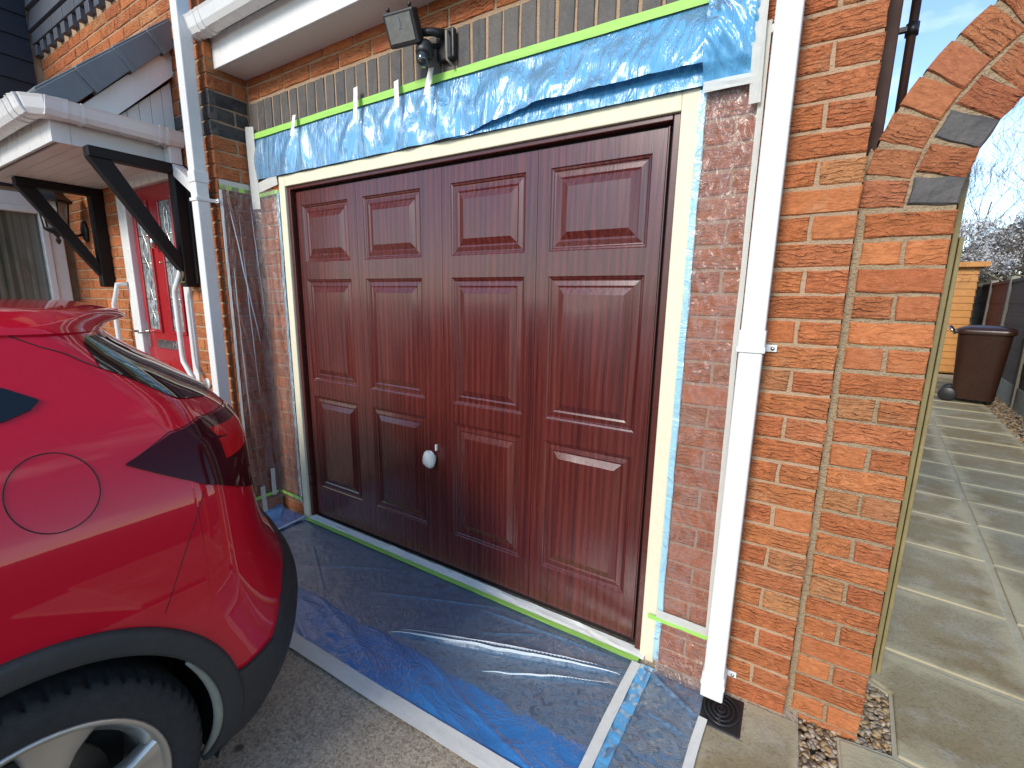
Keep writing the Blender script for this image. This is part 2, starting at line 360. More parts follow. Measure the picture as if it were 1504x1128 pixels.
# ================================================================== GROUND
YF = -.215                     # face of the porch wall; the garage wall face is y = 0
tag(MB().box(-400, 400, -400, 400, -.5, -.06).build('ground', M['asphalt']), kind='structure')
tag(MB().box(-9.5, .045, -9, .10, -.3, 0).build('driveway', M['concrete']), kind='structure')
tag(MB().box(.045, 14, -9, 30, -.3, -.045).build('garden_soil', M['soil']), kind='structure')

# ================================================================== BRICKS
def brick_mesh(name, Lx, H, seed, rough=.0018):
    """front faces -Y; centre of front at origin"""
    rnd = random.Random(seed); nx, nzv = (3, 2)
    D = .04; ch = .004; mb = MB()
    J = lambda k: (rnd.random()-.5)*k
    fr = {}
    for i in range(nx+1):
        for j in range(nzv+1):
            x = -Lx/2+ch+(Lx-2*ch)*i/nx; z = -H/2+ch+(H-2*ch)*j/nzv
            inner = 0 < i < nx and 0 < j < nzv
            fr[i, j] = (x+J(.003), J(rough*2) if inner else .0006+J(rough), z+J(.004))
    loop = [(i, 0) for i in range(nx)]+[(nx, j) for j in range(nzv)]+[(i, nzv) for i in range(nx, 0, -1)]+[(0, j) for j in range(nzv, 0, -1)]
    vs = []; idx = {}
    for k, v in fr.items(): idx[k] = len(vs); vs.append(v)
    o1 = len(vs)
    for (i, j) in loop:
        x = -Lx/2+Lx*i/nx; z = -H/2+H*j/nzv
        vs.append((x+J(.005), .0045+J(.002), z+J(.005)))
    o2 = len(vs)
    for (i, j) in loop: vs.append((-Lx/2+Lx*i/nx, D, -H/2+H*j/nzv))
    n = len(loop)
    fs = [(idx[i, j], idx[i+1, j], idx[i+1, j+1], idx[i, j+1]) for i in range(nx) for j in range(nzv)]
    for k in range(n):
        k2 = (k+1) % n
        fs.append((idx[loop[k]], o1+k, o1+k2, idx[loop[k2]]))
        fs.append((o1+k, o2+k, o2+k2, o1+k2))
    mb.add(vs, fs, False)
    return mb
BM = {}
def brick_data(L_, H_, k):
    key = (round(L_, 3), round(H_, 3), k)
    if key not in BM:
        mb = brick_mesh('brick', L_, H_, int(L_*9000+H_*700+k*31)); me = mb.mesh('brick'); me.materials.append(M['brick_blue'] if k >= 4 else M['brick'])
        BM[key] = (mb, me)
    return BM[key]
REDS = [(.425, .140, .052), (.445, .155, .057), (.405, .128, .050), (.455, .163, .060), (.415, .142, .057), (.43, .141, .051)]
BUFF = [(.42, .185, .075), (.45, .20, .085), (.38, .16, .07)]
BLUE = [(.080, .074, .068), (.092, .084, .076), (.070, .067, .066), (.100, .090, .080)]
records = []      # (wall, centre, L, H, facing, colour)
def rec(wall, c, L_, H_, face='-y', col=None, rng=random, rot=None):
    if col is None:
        col = rng.choice(BUFF) if (L_ < .2 and rng.random() < .14) or rng.random() < .02 else rng.choice(REDS)
        k = .94+.14*rng.random(); col = tuple(x*k for x in col)
    records.append((wall, c, L_, H_, face, col, rot))
def place_bricks(wall_list, limit):
    rs = [r for r in records if r[0] in wall_list]
    def score(r):
        p = project(*r[1])
        if p is None: return 0
        x, y, w = p
        if not (-30 < x < 1534 and -30 < y < 1158) and max(r[5]) > .13: return 0
        a = r[2]*r[3]/w/w
        if max(r[5]) < .13: a += 1
        if x < 300 and y > 470+max(0, x-120)*.6: a *= .02          # behind the parked car
        if x < 262 and 165 < y < 250 and x < 120: a *= .05
        return a
    rs.sort(key=score, reverse=True)
    ind, rest = rs[:limit], rs[limit:]
    for n_, (wall, c, L_, H_, face, col, rot) in enumerate(ind):
        _, me = brick_data(L_, H_, n_ % 4+(4 if max(col) < .13 else 0))
        o = bpy.data.objects.new('brick', me); COL.objects.link(o); o.parent = wall
        o.location = c; o.color = col+(1,)
        if rot is not None: o.rotation_euler = rot
        elif face == '+x': o.rotation_euler = (0, 0, R(90))
        else: o.rotation_euler = (R(random.uniform(-.25, .25)), R(random.uniform(-.3, .3)), R(random.uniform(-.25, .25)))
    for wall in wall_list:
        mb = MB(); k = 0
        for (w_, c, L_, H_, face, col, rot) in rest:
            if w_ is not wall or max(col)<.1: continue
            b, _ = brick_data(L_, H_, k % 4); k += 1
            Mx = Matrix.Translation(c) @ (Matrix.Rotation(R(90), 4, 'Z') if face == '+x' else Matrix.Identity(4))
            mb.add([Mx @ Vector(v) for v in b.v], b.f)
        if mb.v: tag(mb.build('brickwork', M['brick_rest'], wall), kind='stuff')

house = thing('house', 'orange red brick house with garage and porch', 'house', (-2.9, 0, 0))
REC = .006
# --- mortar masses
gw = MB()
gw.box(-.44, -.002, REC, 6.5, 0, 2.62)                       # right pier and side wall
gw.box(-2.92, -.44, REC, .20, 2.05, 2.62)                    # over the door
gw.box(-2.92, -2.668, REC, .20, 0, 2.05)                     # left of the door
garage_wall = gw.build('garage_wall', M['mortar'], house)
pw = MB()
pw.box(-5.30, -4.235, YF+REC, 6.5, 0, 5.2)
pw.box(-3.335, -2.906-REC, YF+REC, 6.5, 0, 5.2)
pw.box(-4.235, -3.335, YF+REC, 6.5, 2.15, 5.2)
porch_wall = pw.build('porch_wall', M['mortar'], house)
bx = MB(); bx.box(-4.235, -3.335, .1, 6.4, 0, 2.14); bx.box(-2.66, -.45, .25, 6.4, 0, 2.6)
bx.build('interior_core', M['dark_gap'], house)
C = .075
rg = random.Random(3)
for k in range(35):
    z = k*C+.005+.0325+.0
    if k % 2: spans = [(-.1025, 0), (-.3275, -.1125), (-.44, -.3375)]
    else: spans = [(-.215, 0), (-.44, -.225)]
    for a, b in spans:
        if 30 <= k <= 32: a = max(a, -.345)
        if b-a < .03: continue
        rec(garage_wall, ((a+b)/2, rg.uniform(-.001, .0015), z), b-a, .065, rng=rg)
    if k < 27 or k > 32:                                            # left of the door
        pass
    if k < 27:
        spans = [(-2.895, -2.735), (-2.725, -2.67)] if k % 2 else [(-2.895, -2.84), (-2.83, -2.67)]
        for a, b in spans: rec(garage_wall, ((a+b)/2, 0, z), b-a, .065, rng=rg)
    if k in (27, 28, 29): continue
    if k >= 33:
        x = -2.895 - (.1125 if k % 2 else 0)
        while x < -.46:
            a = max(x, -2.895); b = min(x+.215, -.45)
            if b-a > .04: rec(garage_wall, ((a+b)/2, rg.uniform(-.001, .001), z), b-a, .065, rng=rg)
            x += .225
for i in range(34):                                                  # blue soldier course over the door
    rec(garage_wall, (-2.906+.0425+.075*i-.0, rg.uniform(-.001, .001), 2.3575), .065, .215, col=rg.choice(BLUE))
# return face and porch wall
for k in range(42):
    z = k*C+.0375
    blue = 30 <= k <= 32
    if k < 35:
        for a, b in ([(-.215, -.005)] if k % 2 == 0 else [(-.215, -.0825), (-.0725, -.005)]):
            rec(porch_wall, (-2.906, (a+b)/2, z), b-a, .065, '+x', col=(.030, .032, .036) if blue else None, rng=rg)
    x1 = -2.906
    first = True
    while x1 > -5.29:
        Lb = .1025 if (first and k % 2 == 0) else .215
        a = max(x1-Lb, -5.295); b = x1
        if z < 2.15+.03:
            if b > -4.235 and a < -3.335:
                if a < -4.235 < b: segs = [(a, -4.24)]
                elif a < -3.335 < b: segs = [(-3.33, b)]
                else: segs = []
            else: segs = [(a, b)]
        else: segs = [(a, b)]
        for a_, b_ in segs:
            if b_-a_ > .03: rec(porch_wall, ((a_+b_)/2, YF+rg.uniform(-.001, .001), z), b_-a_, .065, col=rg.choice(BLUE) if blue and x1 > -3.2 else None, rng=rg)
        x1 -= Lb+.01; first = False
place_bricks([garage_wall, porch_wall], 420)
# --- dentil course and slate boards high on the porch wall
for i in range(14):
    MB().box(-5.29+.15*i, -5.215+.15*i-.004, YF-.03, YF+.01, 3.165, 3.235).build('dentil', M['slate_board'], house, .003)
for i in range(10): MB().box(-5.29+.225*i, -5.075+.225*i, YF-.032, YF+.01, 3.245, 3.32).build('capping_brick', M['slate_board'], house, .003)
for i in range(6):
    z0 = 3.33+.15*i
    MB().prism([(YF-.018, z0), (YF-.045, z0+.004), (YF-.02, z0+.155), (YF+.004, z0+.155)], lambda a, b, d: (d, a, b), -5.29, -2.906).build('slate_board', M['slate_board'], house)
# --- left wing with dark boards and a side window
MB().box(-8.2, -5.30, -2.2, 2.5, 0, 5.0).build('wing_wall', M['mortar'], house)
for i in range(18):
    z0 = 2.18+.155*i
    MB().prism([(-5.296, z0), (-5.270, z0+.003), (-5.283, z0+.160), (-5.296, z0+.160)], lambda a, b, d: (a, d, b), -2.2, YF-.046).build('cladding_board', M['cladding'], house)
# --- garage roof edge: soffit, fascia, roof
sf = MB()
sf.box(-2.93, .12, -.15, .004, 2.588, 2.60)
sf.build('soffit', M['upvc_soffit'], house)
MB().box(-2.935, .12, -.168, -.15, 2.582, 2.735).build('fascia', M['upvc'], house, .003)
MB().box(-2.935, -2.917, -.15, .0, 2.600, 2.735).build('box_end', M['upvc'], house, .002)
MB().prism([(-.22, 2.76), (-.22, 2.80), (6.8, 5.3), (6.8, 5.25)], lambda a, b, d: (d, a, b), -2.90, .16).build('roof', M['render_grey'], house)
MB().prism([(YF-.3, 5.2), (YF-.3, 5.26), (6.8, 8.4), (6.8, 8.3)], lambda a, b, d: (d, a, b), -8.3, -2.8).build('main_roof', M['render_grey'], house)

# ================================================================== GUTTERS AND PIPES
def gutter_profile(): # (out, z) square-section gutter, outside then inside
    return [(0, 0), (.02, -.055), (.035, -.066), (.085, -.062), (.100, -.04), (.112, .0), (.118, .012), (.108, .014), (.104, 0), (.094, -.034), (.082, -.053), (.04, -.056), (.028, -.048), (.008, .0)]
g = thing('gutter', 'white square gutter along the edge of the garage roof', 'gutter', (-1.4, -.2, 2.7))
MB().prism([(-.170-o, 2.772+z) for o, z in gutter_profile()], lambda a, b, d: (d, a, b), -2.93, .12).build('channel', M['upvc'], g)
def band(x, w, name):
    MB().prism([(-.168-o*1.045+.001, 2.771+z*1.08) for o, z in gutter_profile()[:8]]+[(-.17-.104, 2.775), (-.17-.09, 2.738), (-.178, 2.776)], lambda a, b, d: (d, a, b), x-w/2, x+w/2).build(name, M['upvc'], g)
MB().prism([(-.168-o*1.05, 2.772+z*1.1) for o, z in gutter_profile()[:8]]+[(-.17, 2.784)], lambda a, b, d: (d, a, b), -2.945, -2.915).build('stop_end', M['upvc'], g, .002)
for x in (-2.84, -2.79, -1.9, -1.0, -.3): band(x, .022, 'bracket')

def square_pipe(name, label, x0, x1, y0, y1, z0, z1, joints, clips, shoe, wall_y):
    t = thing(name, label, 'downpipe', ((x0+x1)/2, y0, z0))
    MB().box(x0, x1, y0, y1, z0, z1).build('pipe', M['upvc'], t, .006, 3)
    for z in joints:
        MB().box(x0-.004, x1+.004, y0-.004, y1+.004, z-.03, z+.03).build('joint_collar', M['upvc'], t, .004, 3)
    for z, sd in clips:
        c = MB(); c.box(x0-.006, x1+.006, y0-.006, y1+.003, z-.009, z+.009)
        c.box(x0-.006, x0+.004, y1, wall_y, z-.009, z+.009); c.box(x1-.004, x1+.006, y1, wall_y, z-.009, z+.009)
        c.box(x1, x1+.034, wall_y-.010, wall_y-.004, z-.011, z+.011)
        cl = c.build('clip', M['upvc'], t, .002)
        MB().lathe([(0, -.002), (.006, -.002), (.006, .002), (0, .003)], 8, Matrix.Translation((x1+.022, wall_y-.0115, z)) @ Matrix.Rotation(R(90), 4, 'X')).build('screw', M['chrome'], cl)
    return t
rp = square_pipe('downpipe', 'tall white square downpipe beside the brick pier', -.252, -.187, -.095, -.03, .03, 2.9, [], [(1.262, 1), (.092, 1)], True, 0)
MB().box(-.256, -.183, -.100, -.026, .035, .13).build('shoe', M['upvc'], rp, .005, 3)
MB().box(-.2555, -.1835, -.0985, -.0265, 1.262, 1.32).build('joint_collar', M['upvc'], rp, .004, 3)
lp = square_pipe('downpipe', 'white square downpipe between the porch canopy and the garage', -2.985, -2.920, -.315, -.25, .03, 2.98, [2.02], [(1.905, 1)], False, YF)
lt = MB(); lt.prism([(-.2, 2.90), (-.285, 2.94), (-.315, 3.4), (-.25, 3.4), (-.2, 3.0)], lambda a, b, d: (d, a, b), -2.985, -2.920)
MB().box(-2.985, -2.920, -.315, -.25, 2.98, 5.1).build('upper_pipe', M['upvc'], lp, .006, 3)
# ================================================================== PORCH CANOPY
cx0, cx1 = -4.80, -3.30; cyf = -.745; cz = 2.13
cp = thing('porch_canopy', 'white porch canopy with grey slate roof on black brackets', 'canopy', (-4.0, -.5, cz))
for i in range(8):
    y0 = cyf+.02+i*.0635
    MB().box(cx0+.01, cx1-.01, y0+.0015, y0+.062, cz, cz+.012).build('soffit_board', M['upvc_soffit'], cp, .002)
MB().box(cx0, cx1, cyf-.016, cyf, cz-.004, cz+.145).build('front_fascia', M['upvc'], cp, .003)
MB().box(cx1-.016, cx1, cyf, YF-.002, cz-.004, cz+.145).build('side_fascia', M['upvc'], cp, .003)
MB().box(cx1-.0, cx1+.004, cyf-.018, cyf+.055, cz-.006, cz+.147).build('corner_trim', M['upvc'], cp, .002)
MB().box(cx0, cx0+.016, cyf, YF-.002, cz-.004, cz+.145).build('side_fascia', M['upvc'], cp, .003)
MB().box(cx1-.07, cx1+.012, YF-.07, YF-.003, cz-.004, cz+.16).build('corner_block', M['upvc'], cp, .003)
gp = gutter_profile()
gz = 2.285
fg = MB().prism([(cyf-.018-o, gz+z) for o, z in gp], lambda a, b, d: (d, a, b), cx0-.05, cx1+.03).build('front_gutter', M['upvc'], cp)
sg = MB().prism([(cx1+.006+o, gz-.001+z) for o, z in gp], lambda a, b, d: (a, d, b), cyf-.05, YF-.004).build('side_gutter', M['upvc'], cp)
# angle piece at the corner
cpz = MB()
def corner(u, v):
    n = len(gp)-1; k = v*7; i = min(int(k), 6); f_ = k-i
    o = gp[i][0]+(gp[i+1][0]-gp[i][0])*f_; z = gp[i][1]+(gp[i+1][1]-gp[i][1])*f_
    a = u*math.pi/2
    return (cx1-.035+(.042+o*1.04)*math.sin(a)+0, cyf+.03-(.05+o*1.04)*math.cos(a), gz+z*1.05+.001)
cpz.grid(corner, 3, 7, smooth=False); cpz.build('gutter_corner', M['upvc'], cp, solid=.004)
def gband(axis, pos, w):
    pr_ = [(o*1.05, z*1.09) for o, z in gp[:8]]+[(.10, .002), (.088, -.03), (.012, .002)]
    if axis == 'x': return MB().prism([(cyf-.017-o, gz+z) for o, z in pr_], lambda a, b, d: (d, a, b), pos-w/2, pos+w/2)
    return MB().prism([(cx1+.005+o, gz+z) for o, z in pr_], lambda a, b, d: (a, d, b), pos-w/2, pos+w/2)
for ax, p in (('x', -3.37), ('x', -3.45), ('x', -4.2), ('y', -.66), ('y', -.335), ('y', -.30)):
    gband(ax, p, .016).build('gutter_bracket', M['upvc'], cp)
# outlet elbow feeding the tall pipe
el = MB(); el.box(cx1+.012, cx1+.075, YF-.075, YF-.012, 2.08, 2.23)
el.build('outlet', M['upvc'], cp, .005, 3)
el = MB(); el.prism([(cx1+.012, 2.10), (cx1+.075, 2.13), (-2.986, 1.985), (-2.986, 1.915)], lambda a, b, d: (a, d, b), YF-.073, YF-.014)
el.build('elbow', M['upvc'], cp, .004, 3)
# mono-pitch roof, verge, bargeboard and gable boards
sx = cx1+.075
MB().prism([(-.80, 2.290), (-.80, 2.31), (-.21, 2.870), (-.21, 2.85)], lambda a, b, d: (d, a, b), cx0, cx1+.03).build('roof_deck', M['slate'], cp)
sl = Vector((0, .60, .565)).normalized()
for i in range(4):
    s0 = -.02+i*.222; s1 = s0+.232; off = .006*(i % 2)
    lo0 = Vector((0, -.80, 2.33))+sl*s0; lo1 = Vector((0, -.80, 2.33))+sl*s1
    if lo1.y > -.206: lo1 = lo0+sl*((-.206-lo0.y)/sl.y)
    w = .098
    nrm_ = Vector((0, sl.z, -sl.y))
    P = [lo0, lo1, lo1+nrm_*w, lo0+nrm_*(w+.012)]
    mb = MB(); mb.prism([(p.y, p.z) for p in P], lambda a, b, d: (d, a, b), sx-.05, sx+.004+off)
    Q = [lo0+Vector((0, 0, .014)), lo1+Vector((0, 0, .010)), lo1, lo0]
    mb.prism([(p.y, p.z) for p in Q], lambda a, b, d: (d, a, b), sx-.3, sx+off)
    mb.build('slate_verge', M['slate'], cp, .004)
    if i: 
        q0 = lo0-sl*.004
        MB().prism([((q0+nrm_*.0).y, (q0+nrm_*.0).z), ((q0+sl*.03).y, (q0+sl*.03).z), ((q0+sl*.02+nrm_*(w+.01)).y, (q0+sl*.02+nrm_*(w+.01)).z), ((q0-sl*.006+nrm_*(w+.014)).y, (q0-sl*.006+nrm_*(w+.014)).z)], lambda a, b, d: (d, a, b), sx-.04, sx+.016).build('verge_lip', M['slate'], cp, .003)
bb = MB(); bb.prism([(-.640, 2.318), (-.205, 2.765), (-.205, 2.615), (-.495, 2.318)], lambda a, b, d: (d, a, b), cx1+.02, cx1+.045)
# bargeboard stays clear of the verge overhang
bb.build('bargeboard', M['upvc'], cp, .002)
for i in range(6):
    y0 = -.50+i*.058; y1 = min(y0+.056, YF-.003)
    zt = lambda y: 2.30+(y+.495)*.976+.01
    if y1 <= y0: continue
    MB().prism([(y0, 2.27), (y1, 2.27), (y1, zt(y1)), (y0, max(2.272, zt(y0)))], lambda a, b, d: (d, a, b), cx1-.004, cx1+.012).build('gable_board', M['upvc'], cp, .002)
def gallows(x0, x1, label):
    t = cp
    MB().box(x0, x1, YF-.075, YF-.002, 1.44, cz-.002).build('bracket_post', M['black_timber'], t, .006)
    MB().box(x0+.002, x1-.002, -.655, YF-.075, cz-.055, cz-.003).build('bracket_rail', M['black_timber'], t, .004)
    MB().prism([(-.655, cz-.056), (-.560, cz-.056), (YF-.076, 1.615), (YF-.076, 1.515)], lambda a, b, d: (d, a, b), x0+.006, x1-.006).build('bracket_strut', M['black_timber'], t, .004)
gallows(-3.285, -3.212, '')
gallows(-4.545, -4.472, '')
MB().box(-3.212, -3.190, YF-.02, YF-.002, 1.46, cz-.01).build('back_board', M['black_timber'], cp, .003)
# ================================================================== FRONT DOOR
fd = thing('front_door', 'red panelled front door with leaded glass under the canopy', 'door', (-3.76, -.17, .1))
yd = YF+.022
MB().box(-4.235, -4.110, YF-.012, yd+.03, .02, 2.15).build('frame_post', M['upvc'], fd, .006, 3)
MB().box(-3.405, -3.336, YF-.012, yd+.03, .02, 2.15).build('frame_post', M['upvc'], fd, .006, 3)
MB().box(-4.105, -3.405, YF-.010, yd+.03, 2.085, 2.15).build('frame_head', M['upvc'], fd, .006, 3)
MB().box(-4.25, -3.32, YF-.05, yd+.03, .0, .10).build('threshold', M['upvc'], fd, .004)
leaf = MB().box(-4.103, -3.407, yd, yd+.045, .11, 2.083).build('leaf', M['red_door'], fd, .003)
for (a, b) in ((-4.02, -3.855), (-3.665, -3.505)):
    fr_ = MB()
    for q in ((a-.022, b+.022, 1.13, 1.152), (a-.022, b+.022, 1.978, 2.0), (a-.022, a, 1.152, 1.978), (b, b+.022, 1.152, 1.978)):
        fr_.box(q[0], q[1], yd-.014, yd+.002, q[2], q[3])
    fr_.build('glazing_bead', M['red_door'], leaf, .004)
    gl = MB().box(a, b, yd-.004, yd+.003, 1.152, 1.978).build('glass_pane', M['glass_etched'], leaf)
    le = MB(); xm = (a+b)/2; w2 = (b-a)/2
    for sg_ in (-1, 1):
        pts = [(xm+sg_*w2*.55*math.cos(k*.9)*(.4+.6*math.sin(k*1.3+.5)**2), yd-.006, 1.17+.79*k/16) for k in range(17)]
        le.tube(pts, .0028, 5)
    for z in (1.36, 1.60, 1.78): le.tube([(a+.004, yd-.006, z), (b-.004, yd-.006, z)], .0028, 5)
    le.build('lead_came', M['chrome'], leaf)
for (a, b) in ((-4.02, -3.80), (-3.71, -3.50)):
    for z0, z1 in ((.28, .93),):
        MB().prism([(a, z0), (b, z0), (b, z1), (a, z1)], lambda p, q, d: (p, d, q), yd-.003, yd+.002).build('lower_panel', M['red_door'], leaf, .002)
        MB().box(a+.03, b-.03, yd-.012, yd, z0+.03, z1-.03).build('raised_field', M['red_door'], leaf, .010, 2)
lb = MB().box(-3.935, -3.640, yd-.012, yd+.001, 1.022, 1.082).build('letterbox', M['chrome'], leaf, .004)
MB().box(-3.90, -3.675, yd-.018, yd-.011, 1.034, 1.070).build('flap', M['chrome'], lb, .003)
kn = MB(); kn.tube([(-3.757, yd-.01, 1.75), (-3.757, yd-.025, 1.77), (-3.757, yd-.03, 1.735), (-3.757, yd-.028, 1.69)], [.012, .018, .014, .018], 8)
kn.build('knocker', M['chrome'], leaf)
MB().lathe([(0, 0), (.010, 0), (.010, .006), (0, .008)], 10, Matrix.Translation((-3.757, yd, 1.60)) @ Matrix.Rotation(R(90), 4, 'X')).build('peephole', M['brass'], leaf)
hd = MB(); hd.box(-4.085, -4.045, yd-.01, yd, 1.02, 1.20); hd.tube([(-4.065, yd-.01, 1.13), (-4.065, yd-.045, 1.13), (-4.17, yd-.05, 1.128)], .009, 8)
hd.build('handle', M['chrome'], leaf)
def rail(label, x, zt, zb, sgn):
    t = thing('grab_rail', label, 'grab rail', (x, YF, zb), 'white grab rails beside the front door')
    y = YF-.075
    pts = [(x+.10*sgn, YF-.01, zt), (x+.10*sgn, y, zt-.004), (x+.09*sgn, y-.004, zt-.05), (x+.005*sgn, y-.004, zt-.14), (x, y-.004, zt-.19), (x, y-.004, zb+.19), (x+.005*sgn, y-.004, zb+.14), (x+.10*sgn, y-.004, zb+.05), (x+.11*sgn, y, zb+.01), (x+.11*sgn, YF-.01, zb)]
    MB().tube(pts, .0155, 10).build('tube', M['upvc'], t)
    for z, dx in ((zt, .10), (zb, .11)):
        MB().lathe([(0, 0), (.036, 0), (.036, .008), (.02, .012), (0, .012)], 14, Matrix.Translation((x+dx*sgn, YF, z)) @ Matrix.Rotation(R(90), 4, 'X')).build('flange', M['upvc'], t)
rail('bent white grab rail on the pipe side of the red door', -3.36, 1.56, .84, 1)
rail('bent white grab rail on the lantern side of the red door', -4.32, 1.46, .80, .9)
# brass numeral on the bracket post
cu = bpy.data.curves.new('house_number', 'FONT'); cu.body = '2'; cu.size = .115; cu.extrude = .004; cu.align_x = 'CENTER'
tmp = bpy.data.objects.new('tmp', cu); COL.objects.link(tmp); dg = bpy.context.evaluated_depsgraph_get()
me = bpy.data.meshes.new_from_object(tmp.evaluated_get(dg)); bpy.data.objects.remove(tmp)
me.materials.clear(); me.materials.append(M['brass'])
hn = bpy.data.objects.new('house_number', me); COL.objects.link(hn); hn.location = (-3.235, YF-.081, 1.462); hn.rotation_euler = (R(90), 0, 0)
tag(hn, 'brass house number 2 beside the bracket post', 'house number')
# ================================================================== WINDOW in the wing
wn_ = thing('window', 'white framed side window with net curtains by the lantern', 'window', (-5.29, -.8, 1))
X0 = -5.298
MB().box(X0+.001, X0+.012, -1.62, -.34, .85, 2.05).build('curtain', M['curtain'], wn_)
MB().box(X0+.020, X0+.026, -1.62, -.34, .85, 2.05).build('glass_pane', M['glass_dark'], wn_)
wn_.children[-1].active_material = (lambda t: t.done(t.n('MixShader', {0: .22, 1: t.n('BsdfTransparent').outputs[0], 2: t.pr(base=(.02, .02, .02, 1), rough=.03, spec=.9)}).outputs[0]))(NT('window_glass'))
for (y0, y1, z0, z1) in ((-1.70, -.27, 2.04, 2.14), (-1.70, -.27, .76, .86), (-.345, -.262, .86, 2.04), (-1.70, -1.62, .86, 2.04), (-.98, -.92, .86, 2.04)):
    MB().box(X0, X0+.055, y0, y1, z0, z1).build('frame_bar', M['upvc'], wn_, .008, 3)
for (y0, y1) in ((-.92, -.345), (-1.62, -.98)):
    f2 = MB()
    for q in ((y0, y0+.045, .86, 2.04), (y1-.045, y1, .86, 2.04), (y0+.045, y1-.045, .86, .905), (y0+.045, y1-.045, 1.995, 2.04)):
        f2.box(X0+.01, X0+.068, *q)
    f2.build('sash', M['upvc'], wn_, .006, 3)
# ================================================================== LANTERN
lx, ly, lz = -4.90, -.385, 1.87
ln = thing('wall_lantern', 'black coach lantern on the brick wall left of the red door', 'lantern', (lx, YF, lz))
MB().lathe([(0, 0), (.05, 0), (.055, .008), (.045, .02), (.02, .03), (0, .032)], 18, Matrix.Translation((lx, YF, 1.865)) @ Matrix.Diagonal((1, 1, 1.5, 1)) @ Matrix.Rotation(R(90), 4, 'X')).build('backplate', M['black_iron'], ln)
MB().tube([(lx, YF-.02, 1.84), (lx, YF-.07, 1.82), (lx, YF-.13, 1.83), (lx, ly-.0, 1.855), (lx, ly, 1.90)], .009, 8).build('arm', M['black_iron'], ln)
T = Matrix.Translation((lx, ly, 1.985)) @ Matrix.Scale(1.28, 4) @ Matrix.Translation((0, 0, -1.985))
MB().lathe([(0, 1.80), (.008, 1.81), (.014, 1.825), (.006, 1.84), (.02, 1.86), (.045, 1.875), (.058, 1.885), (.058, 1.893), (0, 1.893)], 6, T, False).build('base', M['black_iron'], ln)
MB().lathe([(.050, 1.893), (.068, 2.04)], 6, T, False).build('glass_pane', (lambda t: t.done(t.n('MixShader', {0: .45, 1: t.n('BsdfTransparent').outputs[0], 2: t.pr(base=(.55, .52, .44, 1), rough=.1)}).outputs[0]))(NT('lantern_glass')), ln)
bars = MB()
for k in range(6):
    a = math.pi*2*k/6
    bars.tube([T @ Vector((.052*math.cos(a), .052*math.sin(a), 1.89)), T @ Vector((.070*math.cos(a), .070*math.sin(a), 2.045))], .006, 6)
bars.build('glazing_bar', M['black_iron'], ln)
MB().lathe([(.0, 2.035), (.088, 2.035), (.090, 2.047), (.062, 2.075), (.048, 2.10), (.044, 2.118), (.022, 2.130), (.012, 2.145), (.016, 2.155), (0, 2.168)], 6, T, False).build('hood', M['black_iron'], ln)
MB().lathe([(0, 1.90), (.016, 1.90), (.022, 1.95), (.012, 1.985), (0, 1.99)], 10, T).build('bulb', M['upvc'], ln)
# ================================================================== FLOODLIGHT
fl = thing('floodlight', 'black security floodlight with motion sensor above the garage door', 'floodlight', (-1.42, 0, 2.40))
FX = -1.525
MB().box(FX+.045, FX+.135, -.030, -.003, 2.345, 2.455).build('wall_box', M['black_plastic'], fl, .006)
TM = Matrix.Translation((FX-.022, -.135, 2.438)) @ Matrix.Rotation(R(8), 4, 'Z') @ Matrix.Rotation(R(26), 4, 'X')
hb = MB(); hb.box(-.070, .070, -.03, .012, -.056, .056, TM)
head = hb.build('head', M['black_plastic'], fl, .006)
bk = MB(); bk.prism([(-.06, -.050), (.06, -.050), (.06, .050), (-.06, .050)], lambda a, b, d: TM @ Vector((a*(1-.25*(d > .03)), d, b*(1-.3*(d > .03)))), .012, .055); bk.build('housing', M['black_plastic'], fl, .008)
MB().box(-.057, .057, -.034, -.029, -.042, .044, TM).build('lens', M['floodglass'], fl)
bt = MB(); bt.box(-.006, .006, -.036, -.033, -.02, .015, TM @ Matrix.Translation((.0, 0, .02))); bt.build('lamp_tube', M['slate'], head)
for sx_ in (-1, 1): MB().tube([TM @ Vector((sx_*.05, -.01, .060)), TM @ Vector((sx_*.05, -.01, .072))], .007, 8).build('screw', M['black_plastic'], fl)
MB().tube([(FX+.09, -.02, 2.44), (FX+.07, -.075, 2.430), (FX+.01, -.10, 2.430)], [.018, .016, .014], 8).build('arm', M['black_plastic'], fl)
MB().tube([(FX+.115, -.03, 2.44), (FX+.12, -.055, 2.43), (FX+.122, -.055, 2.33), (FX+.13, -.03, 2.315)], .005, 8).build('cable', M['conc_post'], fl)
SM = Matrix.Translation((FX+.035, -.09, 2.355)) @ Matrix.Rotation(R(-18), 4, 'X')
MB().lathe([(0, .045), (.026, .043), (.034, .03), (.035, .0), (.030, -.01), (0, -.01)], 16, SM).build('sensor_hood', M['black_plastic'], fl)
MB().lathe([(.025, -.008), (.027, -.03), (.018, -.048), (0, -.053)], 16, SM).build('sensor_eye', M['glass_dark'], fl)
MB().tube([(FX+.06, -.03, 2.40), (FX+.045, -.07, 2.39), (FX+.037, -.088, 2.38)], .010, 8).build('sensor_arm', M['black_plastic'], fl)
# ================================================================== GARAGE DOOR
gd = thing('garage_door', 'mahogany wood effect garage door with twelve raised panels', 'garage door', (-1.55, 0, 0))
YD = .032
# timber frame wrapped in cream masking tape
fr_ = [(-.496, -.441, 0, 2.052), (-2.664, -2.610, 0, 2.052)]
for a, b, z0, z1 in fr_: MB().box(a, b, -.006, .12, z0, z1).build('taped_frame', M['tape_cream'], gd, .004)
MB().box(-2.610, -.496, -.006, .12, 1.994, 2.052).build('taped_frame', M['tape_cream'], gd, .004)
